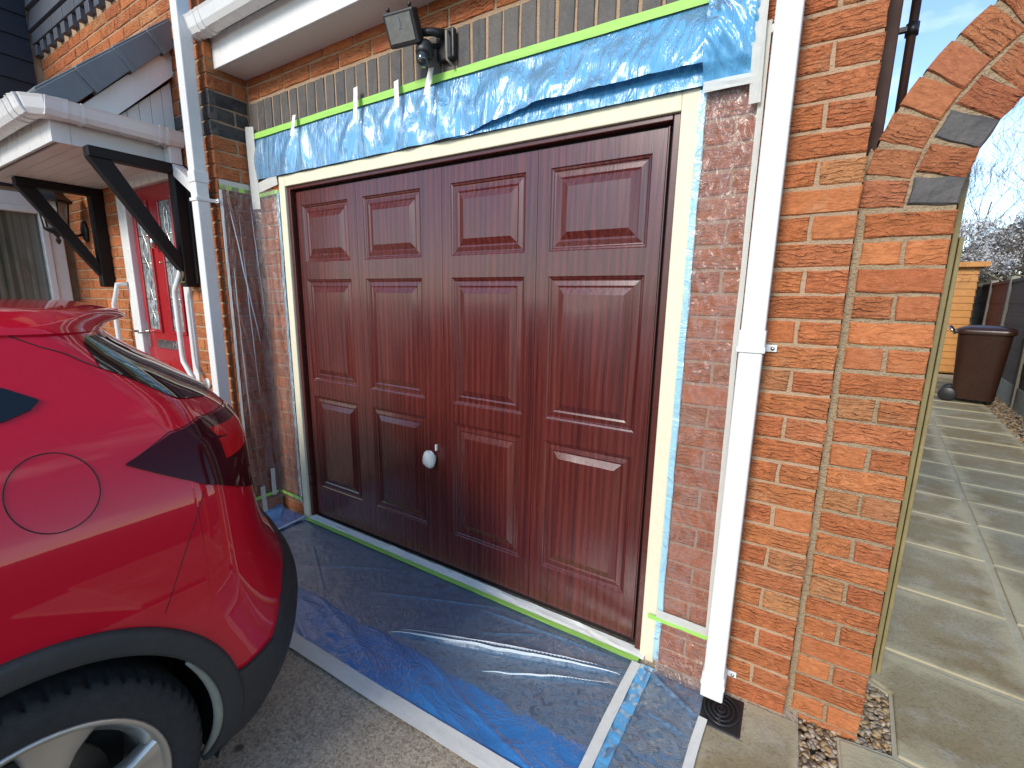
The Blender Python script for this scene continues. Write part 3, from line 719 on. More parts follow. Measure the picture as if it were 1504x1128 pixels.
# steel frame
for a, b, z0, z1, nm in ((-2.610, -2.585, .02, 1.994, 'steel_frame'), (-.521, -.496, .02, 1.994, 'steel_frame'), (-2.585, -.521, 1.976, 1.994, 'steel_frame')):
    MB().box(a+.0005, b-.0005, .008, .09, z0, z1).build(nm, M['mahogany_frame'], gd, .003)
MB().box(-2.585, -.521, .050, .10, .01, 1.976).build('shadow_gap', M['dark_gap'], gd)
MB().box(-.538, -.533, .026, .06, .04, 1.966).build('edge_strip', M['mahogany_frame'], gd, .001)
cols = [(-2.567, -2.079, -2.524, -2.140), (-2.077, -1.515, -2.030, -1.640), (-1.513, -1.027, -1.464, -1.080), (-1.025, -.541, -.970, -.587)]
rows = [(.222, .810), (.903, 1.490), (1.585, 1.892)]
zb, zt = .042, 1.964
prof = [(0, 0), (.004, .0045), (.010, .0065), (.014, .0105), (.018, .011), (.036, .0075), (.041, .0095), (.0435, .0105), (.071, .0005)]
for (x0, x1, p0, p1) in cols:
    mb = MB()
    xs = [x0, p0, p1, x1]; zs = [zb]+[z for r in rows for z in r]+[zt]
    for i in range(3):
        for j in range(len(zs)-1):
            if i == 1 and j % 2 == 1: continue
            a = [(xs[i], YD, zs[j]), (xs[i+1], YD, zs[j]), (xs[i+1], YD, zs[j+1]), (xs[i], YD, zs[j+1])]
            mb.add(a, [(0, 1, 2, 3)])
    for (q, w) in (((x0, x0, 1), 0), ((x1, x1, 1), 0)):
        mb.add([(q[0], YD, zb), (q[0], YD+.03, zb), (q[0], YD+.03, zt), (q[0], YD, zt)], [(0, 1, 2, 3)])
    mb.add([(x0, YD, zb), (x1, YD, zb), (x1, YD+.03, zb), (x0, YD+.03, zb)], [(0, 1, 2, 3)])
    mb.add([(x0, YD, zt), (x1, YD, zt), (x1, YD+.03, zt), (x0, YD+.03, zt)], [(0, 1, 2, 3)])
    sec = mb.build('door_section', M['mahogany'], gd, fixn=False)
    for (z0, z1) in rows:
        pm = MB(); vs = []
        for ins, dp in prof:
            vs += [(p0+ins, YD+dp, z0+ins), (p1-ins, YD+dp, z0+ins), (p1-ins, YD+dp, z1-ins), (p0+ins, YD+dp, z1-ins)]
        fs = []
        for k in range(len(prof)-1):
            for c_ in range(4): fs.append((k*4+c_, k*4+(c_+1) % 4, (k+1)*4+(c_+1) % 4, (k+1)*4+c_))
        fs.append(tuple(range((len(prof)-1)*4, len(prof)*4)))
        pm.add(vs, fs)
        po = pm.build('panel', M['mahogany'], sec, fixn=False)
hx, hz = -1.574, .613
hm = MB()
def blob(u, v):
    th = u*2*math.pi; ph = v*math.pi
    r_ = 1+.24*nz(math.cos(th)*1.7, math.sin(th)*1.7, v*3+2)
    return (hx-.014+.033*r_*math.sin(ph)*math.cos(th), YD-.034+.032*r_*math.sin(ph)*math.sin(th), hz-.008-.044*r_*math.cos(ph)*-1)
hm.grid(blob, 14, 10, closed_u=True)
h_ = hm.build('handle', M['tape_white'], gd)
MB().box(hx+.004, hx+.014, YD-.012, YD-.001, hz+.036, hz+.068).build('lock_tag', M['tape_white'], h_, .002)
MB().tube([(hx, YD, hz), (hx, YD-.03, hz)], .014, 10).build('spindle', M['chrome'], h_)

# ================================================================== MASKING TAPE
def strip(name, label, cat, pts, w, mat, nrm, th=.0016, group=None, rag=.004, sub=24, wav=.0025):
    """tape strip along a polyline; nrm = face normal"""
    pts = [Vector(p) for p in pts]; nrm = Vector(nrm).normalized(); seed = random.random()*50
    L_ = [0]
    for a, b in zip(pts, pts[1:]): L_.append(L_[-1]+(b-a).length)
    n = max(4, int(L_[-1]*sub)); ce = []
    for k in range(n+1):
        d = L_[-1]*k/n
        for i in range(len(pts)-1):
            if d <= L_[i+1]+1e-9: break
        t_ = (pts[i+1]-pts[i]).normalized(); ce.append((pts[i]+t_*(d-L_[i]), t_, d))
    mb = MB(); vs = []
    for p, t_, d in ce:
        s_ = t_.cross(nrm).normalized()
        for e in (-1, -.33, .33, 1):
            q = p+s_*(e*w/2+rag*nz(d*5+seed, e*3)*.5)+nrm*(th+wav*abs(nz(d*9+seed, e*2)))
            vs.append(q)
    fs = [(k*4+i, k*4+i+1, (k+1)*4+i+1, (k+1)*4+i) for k in range(n) for i in range(3)]
    mb.add(vs, fs, False)
    o = mb.build(name, mat, None, solid=.0006)
    return tag(o, label, cat, group)
GT = 'green masking tape edges'; WT = 'white masking tape strips'
strip('masking_tape', 'long green masking tape along the blue film over the garage door', 'tape', [(-2.885, -.010, 2.286), (-1.5, -.010, 2.296), (-.385, -.010, 2.290)], .030, M['tape_green'], (0, -1, 0), group=GT)
strip('masking_tape', 'green masking tape on the ground along the foot of the garage door', 'tape', [(-2.60, -.032, .012), (-1.5, -.036, .012), (-.49, -.040, .012)], .028, M['tape_green'], (0, 0, 1), .004, group=GT)
strip('masking_tape', 'creased cream tape between the green tape and the garage door foot', 'tape', [(-2.60, .000, .014), (-1.5, -.001, .014), (-.475, -.002, .014)], .046, M['tape_white'], (0, -.25, 1), .004, wav=.008, group=WT)
strip('masking_tape', 'short green tape low on the brick beside the tall white downpipe', 'tape', [(-.472, -.009, .207), (-.36, -.010, .209), (-.258, -.012, .207)], .020, M['tape_green'], (0, -1, 0), .008, group=GT)
strip('masking_tape', 'pale tape above the low green tape beside the tall downpipe', 'tape', [(-.44, -.009, .232), (-.258, -.012, .230)], .032, M['tape_haze'], (0, -1, 0), .010, group=WT)
strip('masking_tape', 'green tape low on the brick left of the garage door', 'tape', [(-2.895, -.01, .130), (-2.66, -.01, .125)], .020, M['tape_green'], (0, -1, 0), .008, group=GT)
strip('masking_tape', 'green tape low on the shaded return wall behind the car', 'tape', [(-2.897, -.19, .130), (-2.897, -.01, .130)], .020, M['tape_green'], (1, 0, 0), .008, group=GT)
strip('masking_tape', 'green tape high on the shaded return wall near the downpipe', 'tape', [(-2.904, -.205, 1.985), (-2.904, -.012, 1.985)], .024, M['tape_green'], (1, 0, 0), .006, group=GT)
strip('masking_tape', 'white tape over the top edge of the film on the return wall', 'tape', [(-2.904, -.205, 2.010), (-2.904, -.012, 2.008)], .030, M['tape_haze'], (1, 0, 0), .004, group=WT)
strip('masking_tape', 'short green tape on the brick just left of the door frame top', 'tape', [(-2.89, -.009, 1.965), (-2.668, -.009, 1.972)], .020, M['tape_green'], (0, -1, 0), .004, group=GT)
strip('masking_tape', 'white tape hanging down the inner corner left of the blue film', 'tape', [(-2.872, -.020, 2.335), (-2.868, -.022, 2.1), (-2.862, -.022, 1.89)], .050, M['tape_haze'], (.45, -1, 0), .006, group=WT)
strip('masking_tape', 'white tape across the brick beside the top left frame corner', 'tape', [(-2.86, -.010, 2.005), (-2.66, -.010, 2.035)], .055, M['tape_haze'], (0, -1, 0), .005, group=WT)
for lb_, x, z0, z1, dx in (('first small white tape tab on the blue film from the left', -2.44, 2.318, 2.215, .0), ('white tape tab on the blue film below the third soldier group', -1.965, 2.352, 2.205, .012), ('white tape tab on the blue film left of the floodlight', -1.705, 2.325, 2.205, .02), ('white tape tab on the blue film right below the floodlight', -1.505, 2.330, 2.225, -.012)):
    strip('masking_tape', lb_, 'tape', [(x, -.024, z0), (x+dx, -.045, z1)], .028, M['tape_white'], (0, -1, 0), .008, group=WT)
strip('masking_tape', 'long white tape down the right end of the blue film', 'tape', [(-.291, -.036, 2.40), (-.290, -.040, 2.15), (-.285, -.034, 1.965)], .032, M['tape_haze'], (0, -1, 0), .002, wav=.005, group=WT)
strip('masking_tape', 'thin white tape along the brick film next to the tall downpipe', 'tape', [(-.270, -.016, 2.18), (-.268, -.016, 1.2), (-.258, -.016, .24)], .016, M['tape_haze'], (0, -1, 0), .006, group=WT)
strip('masking_tape', 'white tape joining the blue film and brick film at the right', 'tape', [(-.428, -.037, 2.034), (-.275, -.036, 2.034)], .030, M['tape_haze'], (0, -1, 0), .002, wav=.005, group=WT)
strip('masking_tape', 'pale tape across the downpipe side below the gutter', 'tape', [(-.275, -.014, 2.155), (-.235, -.014, 2.165)], .020, M['tape_white'], (0, -1, 0), .006, group=WT)
strip('masking_tape', 'white tape low in the corner left of the garage door', 'tape', [(-2.885, -.06, .30), (-2.885, -.06, .12)], .024, M['tape_haze'], (1, -.4, 0), .008, group=WT)
strip('masking_tape', 'upright white tape tab on the return wall behind the car bumper', 'tape', [(-2.893, -.135, .20), (-2.885, -.135, .03)], .028, M['tape_haze'], (1, 0, 0), .012, group=WT)
strip('masking_tape', 'thin white tape down the front edge of the return wall film', 'tape', [(-2.904, -.200, 1.97), (-2.903, -.203, 1.0), (-2.90, -.206, .15)], .014, M['tape_white'], (1, -.3, 0), .004, group=WT)
# floor tapes
strip('masking_tape', 'long white floor tape along the driveway edge of the blue sheet', 'tape', [(-2.75, -.700, .006), (-1.75, -.694, .006), (-1.18, -.688, .006)], .060, M['tape_white'], (0, 0, 1), .006, group=WT)
strip('masking_tape', 'overlapping white floor tape at the bottom edge of the photo', 'tape', [(-1.21, -.690, .009), (-.80, -.678, .009), (-.50, -.672, .009)], .062, M['tape_white'], (0, 0, 1), .008, group=WT)
strip('masking_tape', 'white floor tape running from the door frame towards the viewer', 'tape', [(-.492, -.06, .012), (-.502, -.35, .012), (-.506, -.69, .012)], .034, M['tape_white'], (0, 0, 1), .010, group=WT)
strip('masking_tape', 'white floor tape beside the drain grid', 'tape', [(-.232, -.170, .010), (-.240, -.30, .010), (-.252, -.62, .010)], .028, M['tape_white'], (0, 0, 1), .008, group=WT)
strip('masking_tape', 'thin white floor tape by the car bumper and door frame', 'tape', [(-2.625, -.03, .012), (-2.61, -.22, .012)], .016, M['tape_white'], (0, 0, 1), .008, group=WT)
# ================================================================== MASKING FILM
def film(name, label, fn, nu, nv, mat, cat='plastic sheet', group=None):
    o = MB().grid(fn, nu, nv).build(name, mat, None, fixn=False)
    return tag(o, label, cat, group)
def ridge(a, k=2.0): return max(0, 1-abs(a)*k)
def top_blue(u, v):
    x = -2.888+(2.888-.388)*u
    zt_ = 2.284; zb_ = 2.052+.050*max(0, min(1, (x+1.35)/.35))+.003*nz(x*6, 3)
    z = zt_+(zb_-zt_)*v
    a = .001+.019*math.sin(min(1, v*1.15)*math.pi*.62)
    a += .030*max(0, min(1, (x+1.55)/.5))*v**1.6
    pl = 0
    for x0 in (-2.44, -1.962, -1.70, -1.51):                          # pleats fan from the tabs
        d = (x-x0)/(.05+.16*v); pl += .012*math.exp(-d*d)*math.sin((x-x0)/(.012+.030*v)*1.3)*min(1, v*2.5)
    ff = min(1, max(0, (x+1.9)/.5))
    s_ = x*24+2.2*nz(x*4, v*2.2)+2.5*v*nz(x*1.3, 7)
    pl += (.0015+.0085*ff)*(math.sin(s_)*.6+.7*nz(x*30, v*1.4, 1)+.5*ridge(nz(x*17+v*1.2, v*1.1, 6), 4))*min(1, v*3)*(.75+.25*v)
    pl += (.005+.004*ff)*nz(x*9, v*1.5, 5)*min(1, v*4)
    return (x, min(-.003, -a-pl*(.35+.65*min(1, (1-v)*4+(.6 if x > -1.35 else 0)))), z)
film('masking_film', 'crinkled blue plastic film strip hanging above the garage door', top_blue, 330, 26, M['film_blue'])
def top_right(u, v):
    x = -.432+.150*u; z = 2.345-.04*u*0+(2.030-2.345)*v
    k_ = min(1, (1-v)*5)*min(1, (1-u)*6+.15)
    y = -.026-k_*(.020*math.sin(v*math.pi)+.012*nz(x*22, z*9)+.018*abs(nz(x*30+z*18, z*16, 3))+.02*(1-u)*math.exp(-((v-.6)/.3)**2))
    return (x, y, z)
film('masking_film', 'bunched blue plastic film at the right end above the door', top_right, 40, 60, M['film_blue'])
def lower_strip(u, v):
    x = -1.42+.995*u; z = 2.118-.070*v-.0*u
    return (x, -.010-.010*v-.005*abs(nz(x*22, v*1.5))-.002*nz(x*50, v*2), z)
film('masking_film', 'narrow bright blue film under the fold at the frame head', lower_strip, 120, 8, M['film_blue'])
def side_strip(u, v):
    return (-.443+.022*u+.004*nz(v*14, 2), -.010-.004*abs(nz(v*20, u*3)), .02+2.02*(1-v))
film('masking_film', 'pale blue film edge along the right of the door frame', side_strip, 4, 120, M['film_paleblue'])
def side_strip_l(u, v):
    return (-2.688+.026*u+.004*nz(v*14, 9), -.010-.004*abs(nz(v*20, u*3+4)), .10+1.88*(1-v))
film('masking_film', 'pale blue film edge along the left of the door frame', side_strip_l, 4, 120, M['film_paleblue'])
def clear_r(u, v):
    x = -.424+.158*u; z = 2.030+(.215-2.030)*v
    k_ = .35+.65*max(0, min(1, (z-.7)/.9))
    y = -.010-k_*(.007*abs(nz(x*14, z*4))+.009*abs(nz(x*30+3*nz(z*4, 1), z*12, 2))+.003*nz(x*60, z*40))
    return (x, y, z)
film('masking_film', 'clear crinkled film over the bricks between frame and downpipe', clear_r, 50, 320, M['film_clear'])
def clear_rl(u, v):
    x = -.424+.180*u; z = .200-.185*v
    y = -.012-.045*v*v-.014*abs(nz(x*20, z*24))-.010*abs(nz(x*38+z*30, z*18, 2))
    return (x, y, z)
film('masking_film', 'shiny crumpled film at the foot of the bricks by the downpipe', clear_rl, 50, 44, M['film_clear'])
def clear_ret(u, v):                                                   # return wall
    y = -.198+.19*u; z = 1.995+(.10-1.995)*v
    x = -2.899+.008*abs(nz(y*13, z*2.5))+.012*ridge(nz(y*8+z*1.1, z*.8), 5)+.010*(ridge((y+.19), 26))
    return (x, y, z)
FR_ = film('masking_film', 'clear film with long creases over the shaded return wall', clear_ret, 50, 180, M['film_shade'])
for (y0_, z0_, y1_, z1_, w_) in ((-.175, 1.93, -.060, 1.10, .0032), (-.120, 1.85, -.095, .75, .0022), (-.178, 1.55, -.165, .55, .0028), (-.05, 1.9, -.012, 1.2, .0022)):
    pts_ = [(-2.886+.004*nz(k*.6, y0_*30), y0_+(y1_-y0_)*k/14+.004*nz(k*.35, z0_), z0_+(z1_-z0_)*k/14) for k in range(15)]
    MB().tube(pts_, [w_*(.25+math.sin(math.pi*(k+.5)/15)) for k in range(15)], 5).build('crease', M['film_glint'], FR_)
def clear_left(u, v):
    x = -2.892+.205*u; z = 1.985+(.10-1.985)*v
    y = -.010-.008*abs(nz(x*15, z*2))-.012*ridge(nz(x*11+z*.5, z*.7, 4), 5)-.02*ridge((x+2.892), 30)
    return (x, y, z)
film('masking_film', 'clear film with upright creases on the bricks left of the frame', clear_left, 50, 180, M['film_clear'])
def crease(x, y, x0, y0, x1, y1, w, h):
    dx, dy = x1-x0, y1-y0; L2 = dx*dx+dy*dy; t_ = ((x-x0)*dx+(y-y0)*dy)/L2
    if t_ < 0 or t_ > 1: return 0
    d = abs((x-x0)*dy-(y-y0)*dx)/math.sqrt(L2); return h*max(0, 1-d/w)*math.sin(t_*math.pi)**.5
CR = [(-1.43, -.445, -.53, -.135, .014, .026), (-1.38, -.405, -.50, -.105, .010, .020), (-1.0, -.40, -.52, -.19, .008, .012), (-1.7, -.30, -1.1, -.06, .008, .008), (-2.2, -.35, -1.75, -.12, .008, .008), (-1.2, -.12, -.6, -.07, .008, .010), (-2.3, -.2, -1.9, -.42, .007, .007), (-1.1, -.24, -.85, -.10, .007, .008)]
def floor_h(x, y):
    h = .006+.005*abs(nz(x*8, y*8))+.0022*abs(nz(x*20+2*nz(y*9, 3), y*20, 2))
    for c in CR: h += crease(x, y, *c)
    return h
def floor_clear(u, v):
    x = -2.615+2.115*u; y = -.03+(-.47+.012*nz(x*3, 1))*v
    return (x, y, floor_h(x, y))
ff_ = film('masking_film', 'blue tinted clear sheet on the ground before the garage door', floor_clear, 380, 90, M['film_floor'])
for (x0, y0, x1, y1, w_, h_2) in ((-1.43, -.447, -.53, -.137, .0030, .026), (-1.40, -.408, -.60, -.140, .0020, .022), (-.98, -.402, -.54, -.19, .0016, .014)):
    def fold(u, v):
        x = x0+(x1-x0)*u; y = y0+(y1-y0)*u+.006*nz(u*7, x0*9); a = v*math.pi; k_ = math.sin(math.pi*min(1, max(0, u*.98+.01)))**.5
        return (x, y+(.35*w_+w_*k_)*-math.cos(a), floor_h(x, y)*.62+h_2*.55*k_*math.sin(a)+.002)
    MB().grid(fold, 60, 5).build('fold', M['film_glint'], ff_, fixn=False)  # pale strips on the ridges, painting the sun glint into the colour
def floor_blue(u, v):
    x = -2.70+2.195*u; y = -.462+.02*nz(x*2.5, 4)+(-.215-.02*nz(x*2.5, 4))*v
    h = .010+.005*abs(nz(x*4+2*nz(y*6, 1), y*7))+.0022*abs(nz(x*13, y*17, 3))+.006*ridge(nz(x*2.6+y*7, y*3, 8), 6)
    return (x, y, h*(.35+.65*math.sin(math.pi*min(1, v*1.02))**.4))
film('masking_film', 'doubled deep blue plastic band along the driveway edge', floor_blue, 300, 50, M['film_floor_blue'])
def floor_right(u, v):
    x = -.505+.26*u; y = -.045-.62*v
    if v < .2: x = min(x, -.245+.0*u)
    h = .007+.008*abs(nz(x*14, y*9))+.006*abs(nz(x*30, y*24, 2))+crease(x, y, -.47, -.06, -.25, -.17, .01, .02)+crease(x, y, -.42, -.24, -.26, -.26, .008, .012)
    return (x, y, h)
film('masking_film', 'blue tinted sheet on the ground between floor tapes by the drain', floor_right, 50, 120, M['film_floor'])
def floor_rblue(u, v):
    x = -.478+.05*u-.03*v; y = -.05-.63*v
    return (x, y, .014+.010*abs(nz(x*20, y*12))+.006*nz(x*40, y*30))
film('masking_film', 'bright blue plastic strip on the ground beside the floor tape', floor_rblue, 14, 110, M['film_midblue'])
def floor_left(u, v):
    x = -2.90+.30*u; y = -.02-.25*v
    return (x, y, .010+.09*max(0, .25-u)*(1-v)+.012*abs(nz(x*10, y*14))+.010*ridge(nz(x*9+y*8, y*5, 3), 5))
film('masking_film', 'crumpled blue sheet in the corner behind the car', floor_left, 50, 50, M['film_floor_blue'])
def ret_low(u, v):
    y = -.20+.19*u; z = .125-.115*v
    return (-2.900+.02*v+.006*abs(nz(y*20, z*20)), y, z)
film('masking_film', 'clear film at the foot of the return wall', ret_low, 24, 14, M['film_clear'])
# ================================================================== GARDEN ARCH
AY = .042; ACX, ACZ = .613, 1.660
ar = thing('garden_arch', 'red brick garden arch with two rings beside the house', 'arch', (.11, AY, 0))
def arch_pt(r, a): return (ACX-r*math.cos(a), ACZ+r*math.sin(a))
N_ = 40
core = MB()
y0, y1 = AY+.007, AY+.215
inn = [arch_pt(.403, math.pi*k/N_) for k in range(N_+1)]; out = [arch_pt(.611, math.pi*k/N_) for k in range(N_+1)]
for k in range(N_):
    core.prism([inn[k], out[k], out[k+1], inn[k+1]], lambda a, b, d: (a, d, b), y0, y1)
core.box(.004, .210, y0, y1, -.2, 1.66); core.box(1.016, 1.222, y0, y1, -.2, 1.66)
core.prism([(.004, 1.655), (.03, 1.655), (.03, 1.80), (.012, 1.825), (.004, 1.80)], lambda a, b, d: (a, d, b), y0+.003, y1)
M['mortar_grey'] = (lambda t: (lambda c: t.done(t.pr(base=t.mix(t.noise(c, 9, 6, .65), (.25, .175, .105, 1), (.42, .315, .20, 1)), rough=.95, normal=t.bump(t.mth('ADD', t.noise(c, 150, 2, .7), t.mth('MULTIPLY', t.noise(c, 40, 3, .6), 1.8)), 1.0, .008), spec=.1)))(t.coord('Object')))(NT('weathered_mortar'))
core_o = core.build('mortar_core', M['mortar_grey'], ar)
rg = random.Random(11)
def arch_brick(c, L_, H_, col, roty=0):
    _, me = brick_data(L_, H_, rg.randrange(4)+(4 if max(col) < .13 else 0))
    o = bpy.data.objects.new('brick', me); COL.objects.link(o); o.parent = core_o
    o.location = c; o.color = tuple(col)+(1,); o.rotation_euler = (0, roty, 0)
for side in (0, 1):
    for k in range(-1, 22):
        z = k*C+.0375+.004
        jit = lambda: rg.uniform(-.0025, .0025)
        f_ = (lambda x: x) if side == 0 else (lambda x: 2*ACX-x)
        kk = .88+.2*rg.random()
        if k % 2:
            arch_brick((f_(.1175), AY+jit(), z), .191, .064, [q*kk for q in rg.choice(REDS)])
        else:
            for cx in (.0675, .1665):
                col = rg.choice(BUFF) if rg.random() < .28 else rg.choice(REDS)
                arch_brick((f_(cx), AY+jit(), z), .089, .064, [q*kk for q in col])
for ring, (r0, n) in enumerate(((.4515, 19), (.5625, 22))):
    for k in range(n):
        a = math.pi*(k+.5)/n; x, z = arch_pt(r0, a)
        if ring == 0 and k in (0, 2, 8, 13): col = rg.choice([(.080, .072, .068), (.110, .094, .084), (.060, .056, .056)])
        elif ring == 1 and k in (9, 15): col = (.12, .10, .09)
        else:
            kk = .72+.22*rg.random(); col = [q*kk for q in rg.choice(REDS)]; col[1] *= 1.06; col[2] *= 1.25
        arch_brick((x, AY+rg.uniform(-.003, .003), z), .1035, .0665 if ring == 0 else .071, col, a)
# brown corner board and rainwater pipe behind the arch shoulder
tag(MB().box(.003, .036, .085, .15, 1.78, 3.6).build('corner_board', M['brown_pvc'], None, .003), 'dark brown board rising from the arch shoulder beside the pier', 'board')
bp = thing('downpipe', 'thin dark brown pipe rising behind the brick arch', 'downpipe', (.13, .5, 1.8))
MB().tube([(.100, .42, 1.2), (.100, .42, 3.6)], .013, 10).build('pipe', M['brown_pvc'], bp)
MB().tube([(.085, .42, 2.38), (.085, .42, 3.6)], .011, 8).build('inner_pipe', M['black_iron'], bp)
MB().tube([(.100, .42, 2.24), (.100, .42, 2.275)], .018, 10).build('collar', M['black_iron'], bp)
MB().box(.0, .100, .41, .425, 2.252, 2.268).build('bracket', M['black_iron'], bp, .002)
# ================================================================== GATE
gt = thing('garden_gate', 'pale timber garden gate standing open behind the arch', 'gate', (.30, .28, 0))
for i in range(5):
    MB().box(.256, .270, .262+i*.15, .262+i*.15+.146, .095, 1.93-.02*i).build('board', M['gate_wood'], gt, .003)
for z0 in (.30, .95, 1.50):
    MB().box(.270, .288, .30, 1.00, z0, z0+.09).build('ledge', M['gate_wood'], gt, .003)
MB().box(.273, .284, .264, .30, .10, 1.60).build('edge_batten', M['gate_wood'], gt, .003)
# ================================================================== PATH
pth = tag(MB().box(.16, 3.4, -.9, 11, -.2, -.012).build('path', M['joint']), kind='structure')
ang = R(7.6); PU = Vector((math.sin(ang), math.cos(ang))); PV = Vector((math.cos(ang), -math.sin(ang)))
def uv(u, v): p = PU*u+PV*v; return (p.x, p.y)
# the bed is cut back so that the pebbles by the pier lie in soil
bpy.data.objects.remove(pth)
bed = [(.150, -.9), (.153, .018), (.300, .034), (.330, .325), (.270, .36), (.270, 1.3)]+[uv(11, .06), uv(11, 1.37), uv(-1.0, 1.37)]
pth = tag(MB().prism(bed, lambda a, b, d: (a, b, d), -.2, -.006).build('path', M['joint']), kind='structure')
rg = random.Random(5)
def slab(poly):
    n = len(poly); cx = sum(p[0] for p in poly)/n; cy = sum(p[1] for p in poly)/n
    z = rg.uniform(-.0015, .002)
    RI = Matrix.Rotation(ang, 2)
    me = MB().prism([tuple(RI @ Vector((p[0]-cx+rg.uniform(-.004, .004), p[1]-cy+rg.uniform(-.004, .004)))) for p in poly], lambda a, b, d: (a, b, d), -.04, z).mesh('paving_slab'); me.materials.append(M['slab'])
    o = bpy.data.objects.new('paving_slab', me); COL.objects.link(o); o.location = (cx, cy, 0); o.rotation_euler = (0, 0, -ang); o.parent = pth
    b = o.modifiers.new('bevel', 'BEVEL'); b.width = .006; b.segments = 2; b.limit_method = 'ANGLE'
    return o
us = [.625, 1.20, 1.81, 2.37, 2.84, 3.30, 3.80, 4.30, 4.95, 5.53, 6.20, 6.80, 7.40, 8.0, 8.6, 9.2, 9.8, 10.4]
g_ = .014
for (a, b) in zip(us, us[1:]):
    d1, d2 = rg.uniform(-.01, .01), rg.uniform(-.01, .01)
    slab([uv(a+g_, .09), uv(b-g_, .09), uv(b-g_+d1, .705), uv(a+g_+d1, .705)])
    slab([uv(a+g_+d2, .735), uv(b-g_+d2, .735), uv(b-g_, 1.355), uv(a+g_, 1.355)])
slab([(.312, .042), (.340, .325), (.278, .37), (.275, .585), uv(.61, .705), (.795, -.035)])
slab([(.162, -.9), (.162, .010), (.30, .024), (.79, -.055), (.76, -.9)])
slab([(.815, -.04), uv(.61, .735), uv(.61, 1.355), (1.5, -.12)])
slab([(.80, -.06), (1.48, -.14), (1.44, -.9), (.78, -.9)])
# stone slab round the drain
drv = bpy.data.objects['driveway']
po = [(-.245, -1.1), (-.245, -.180), (-.110, -.180), (-.110, -.008), (.040, -.008), (.043, -1.1)]
me = MB().prism([(a+.1, b+.5) for a, b in po], lambda a, b, d: (a, b, d), -.03, .004).mesh('paving_slab'); me.materials.append(M['slab'])
o = bpy.data.objects.new('paving_slab', me); COL.objects.link(o); o.location = (-.1, -.5, 0); o.parent = drv
dr = thing('drain_grid', 'square black drain grid under the tall downpipe', 'drain', (-.185, -.09, 0))
MB().box(-.250, -.118, -.172, -.012, -.02, .004).build('frame', M['black_plastic'], dr, .003)
MB().box(-.240, -.128, -.162, -.022, .0042, .0055).build('grid_plate', M['dark_gap'], dr)
for r_ in (.012, .028, .044, .060):
    pts = [(-.184+r_*.9*math.cos(a*math.pi/12), -.092+r_*1.1*math.sin(a*math.pi/12), .009) for a in range(25)]
    MB().tube(pts, .0042, 6, False).build('ring_bar', M['black_plastic'], dr)
MB().box(-.188, -.180, -.160, -.024, .006, .012).build('cross_bar', M['black_plastic'], dr, .001)
# ================================================================== GRAVEL
ico = bmesh.new(); bmesh.ops.create_icosphere(ico, subdivisions=1, radius=1)
IV = [v.co.copy() for v in ico.verts]; IF = [tuple(v.index for v in f.verts) for f in ico.faces]; ico.free()
def pebbles(name, label, pick, n, r0, r1, z, seed):
    rg = random.Random(seed); mb = MB()
    for k in range(n):
        x, y = pick(rg); r_ = rg.uniform(r0, r1)*(1.5 if rg.random() < .08 else 1)
        Mx = Matrix.Translation((x, y, z+rg.uniform(-.004, .008))) @ Matrix.Rotation(rg.uniform(0, 6.28), 4, 'Z') @ Matrix.Rotation(rg.uniform(-.6, .6), 4, 'X') @ Matrix.Diagonal((r_*rg.uniform(.9, 1.6), r_*rg.uniform(.7, 1), r_*rg.uniform(.35, .7), 1))
        sd_ = rg.random()*90
        mb.add([Mx @ (v*(1+.22*nz(v.x*1.6+sd_, v.y*1.6, v.z*1.6))) for v in IV], IF, True)
    return tag(mb.build(name, M['gravel'], None, fixn=False), label, 'gravel', kind='stuff')
def pick_pier(rg):
    while True:
        x, y = rg.uniform(.035, .345), rg.uniform(-.6, .36)
        if y < .02 and x < .158: return x, y
        if y >= .0 and .05 < y+.0 and x > .215 and x < .306+(y-.034)*.1: return x, y
        if .0 <= y <= .06 and x < .305 and y > (x-.15)*.08+.02: return x, y
tag(MB().box(.04, .34, -.9, .34, -.2, -.030).build('gravel_bed', M['soil']), kind='structure')
pebbles('gravel', 'loose mixed pebbles around the foot of the arch pier', pick_pier, 1250, .006, .012, -.020, 2)
def pick_strip(rg):
    u_, v_ = 2.0+7*rg.random()**.7, 1.37+.34*rg.random(); return uv(u_, v_)
pebbles('gravel', 'pale gravel strip between the path and the fence', pick_strip, 2600, .011, .024, -.02, 4)
# ================================================================== BROWN BIN
bn = thing('wheelie_bin', 'dark brown wheeled bin at the far end of the path', 'bin', (2.28, 7.35, 0))
bcx, bcy = 2.25, 7.42; BR = Matrix.Translation((bcx, bcy, 0)) @ Matrix.Rotation(-ang-.15, 4, 'Z') @ Matrix.Scale(1.05, 4)
def bin_body(u, v):
    z = .06+.90*v; w = .215+.055*v; d = .21+.075*v
    a = u*2*math.pi; ex = .28
    cx = math.copysign(abs(math.cos(a))**ex, math.cos(a)); cy = math.copysign(abs(math.sin(a))**ex, math.sin(a))
    return BR @ Vector((w*cx*.98, d*cy*.98, z))
mb = MB(); mb.grid(bin_body, 40, 12, closed_u=True); mb.build('body', M['brown_plastic'], bn)
mb = MB()
def bin_lid(u, v):
    a = u*2*math.pi; ex = .3; cx = math.copysign(abs(math.cos(a))**ex, math.cos(a)); cy = math.copysign(abs(math.sin(a))**ex, math.sin(a))
    k = [1.07, 1.09, 1.05, .8, .45, 0.001][int(v*5+.01)]; z = [.945, .985, 1.01, 1.04, 1.055, 1.06][int(v*5+.01)]
    return BR @ Vector((.27*k*cx, .285*k*cy, z))
mb.grid(bin_lid, 40, 5, closed_u=True); mb.build('lid', M['brown_plastic'], bn)
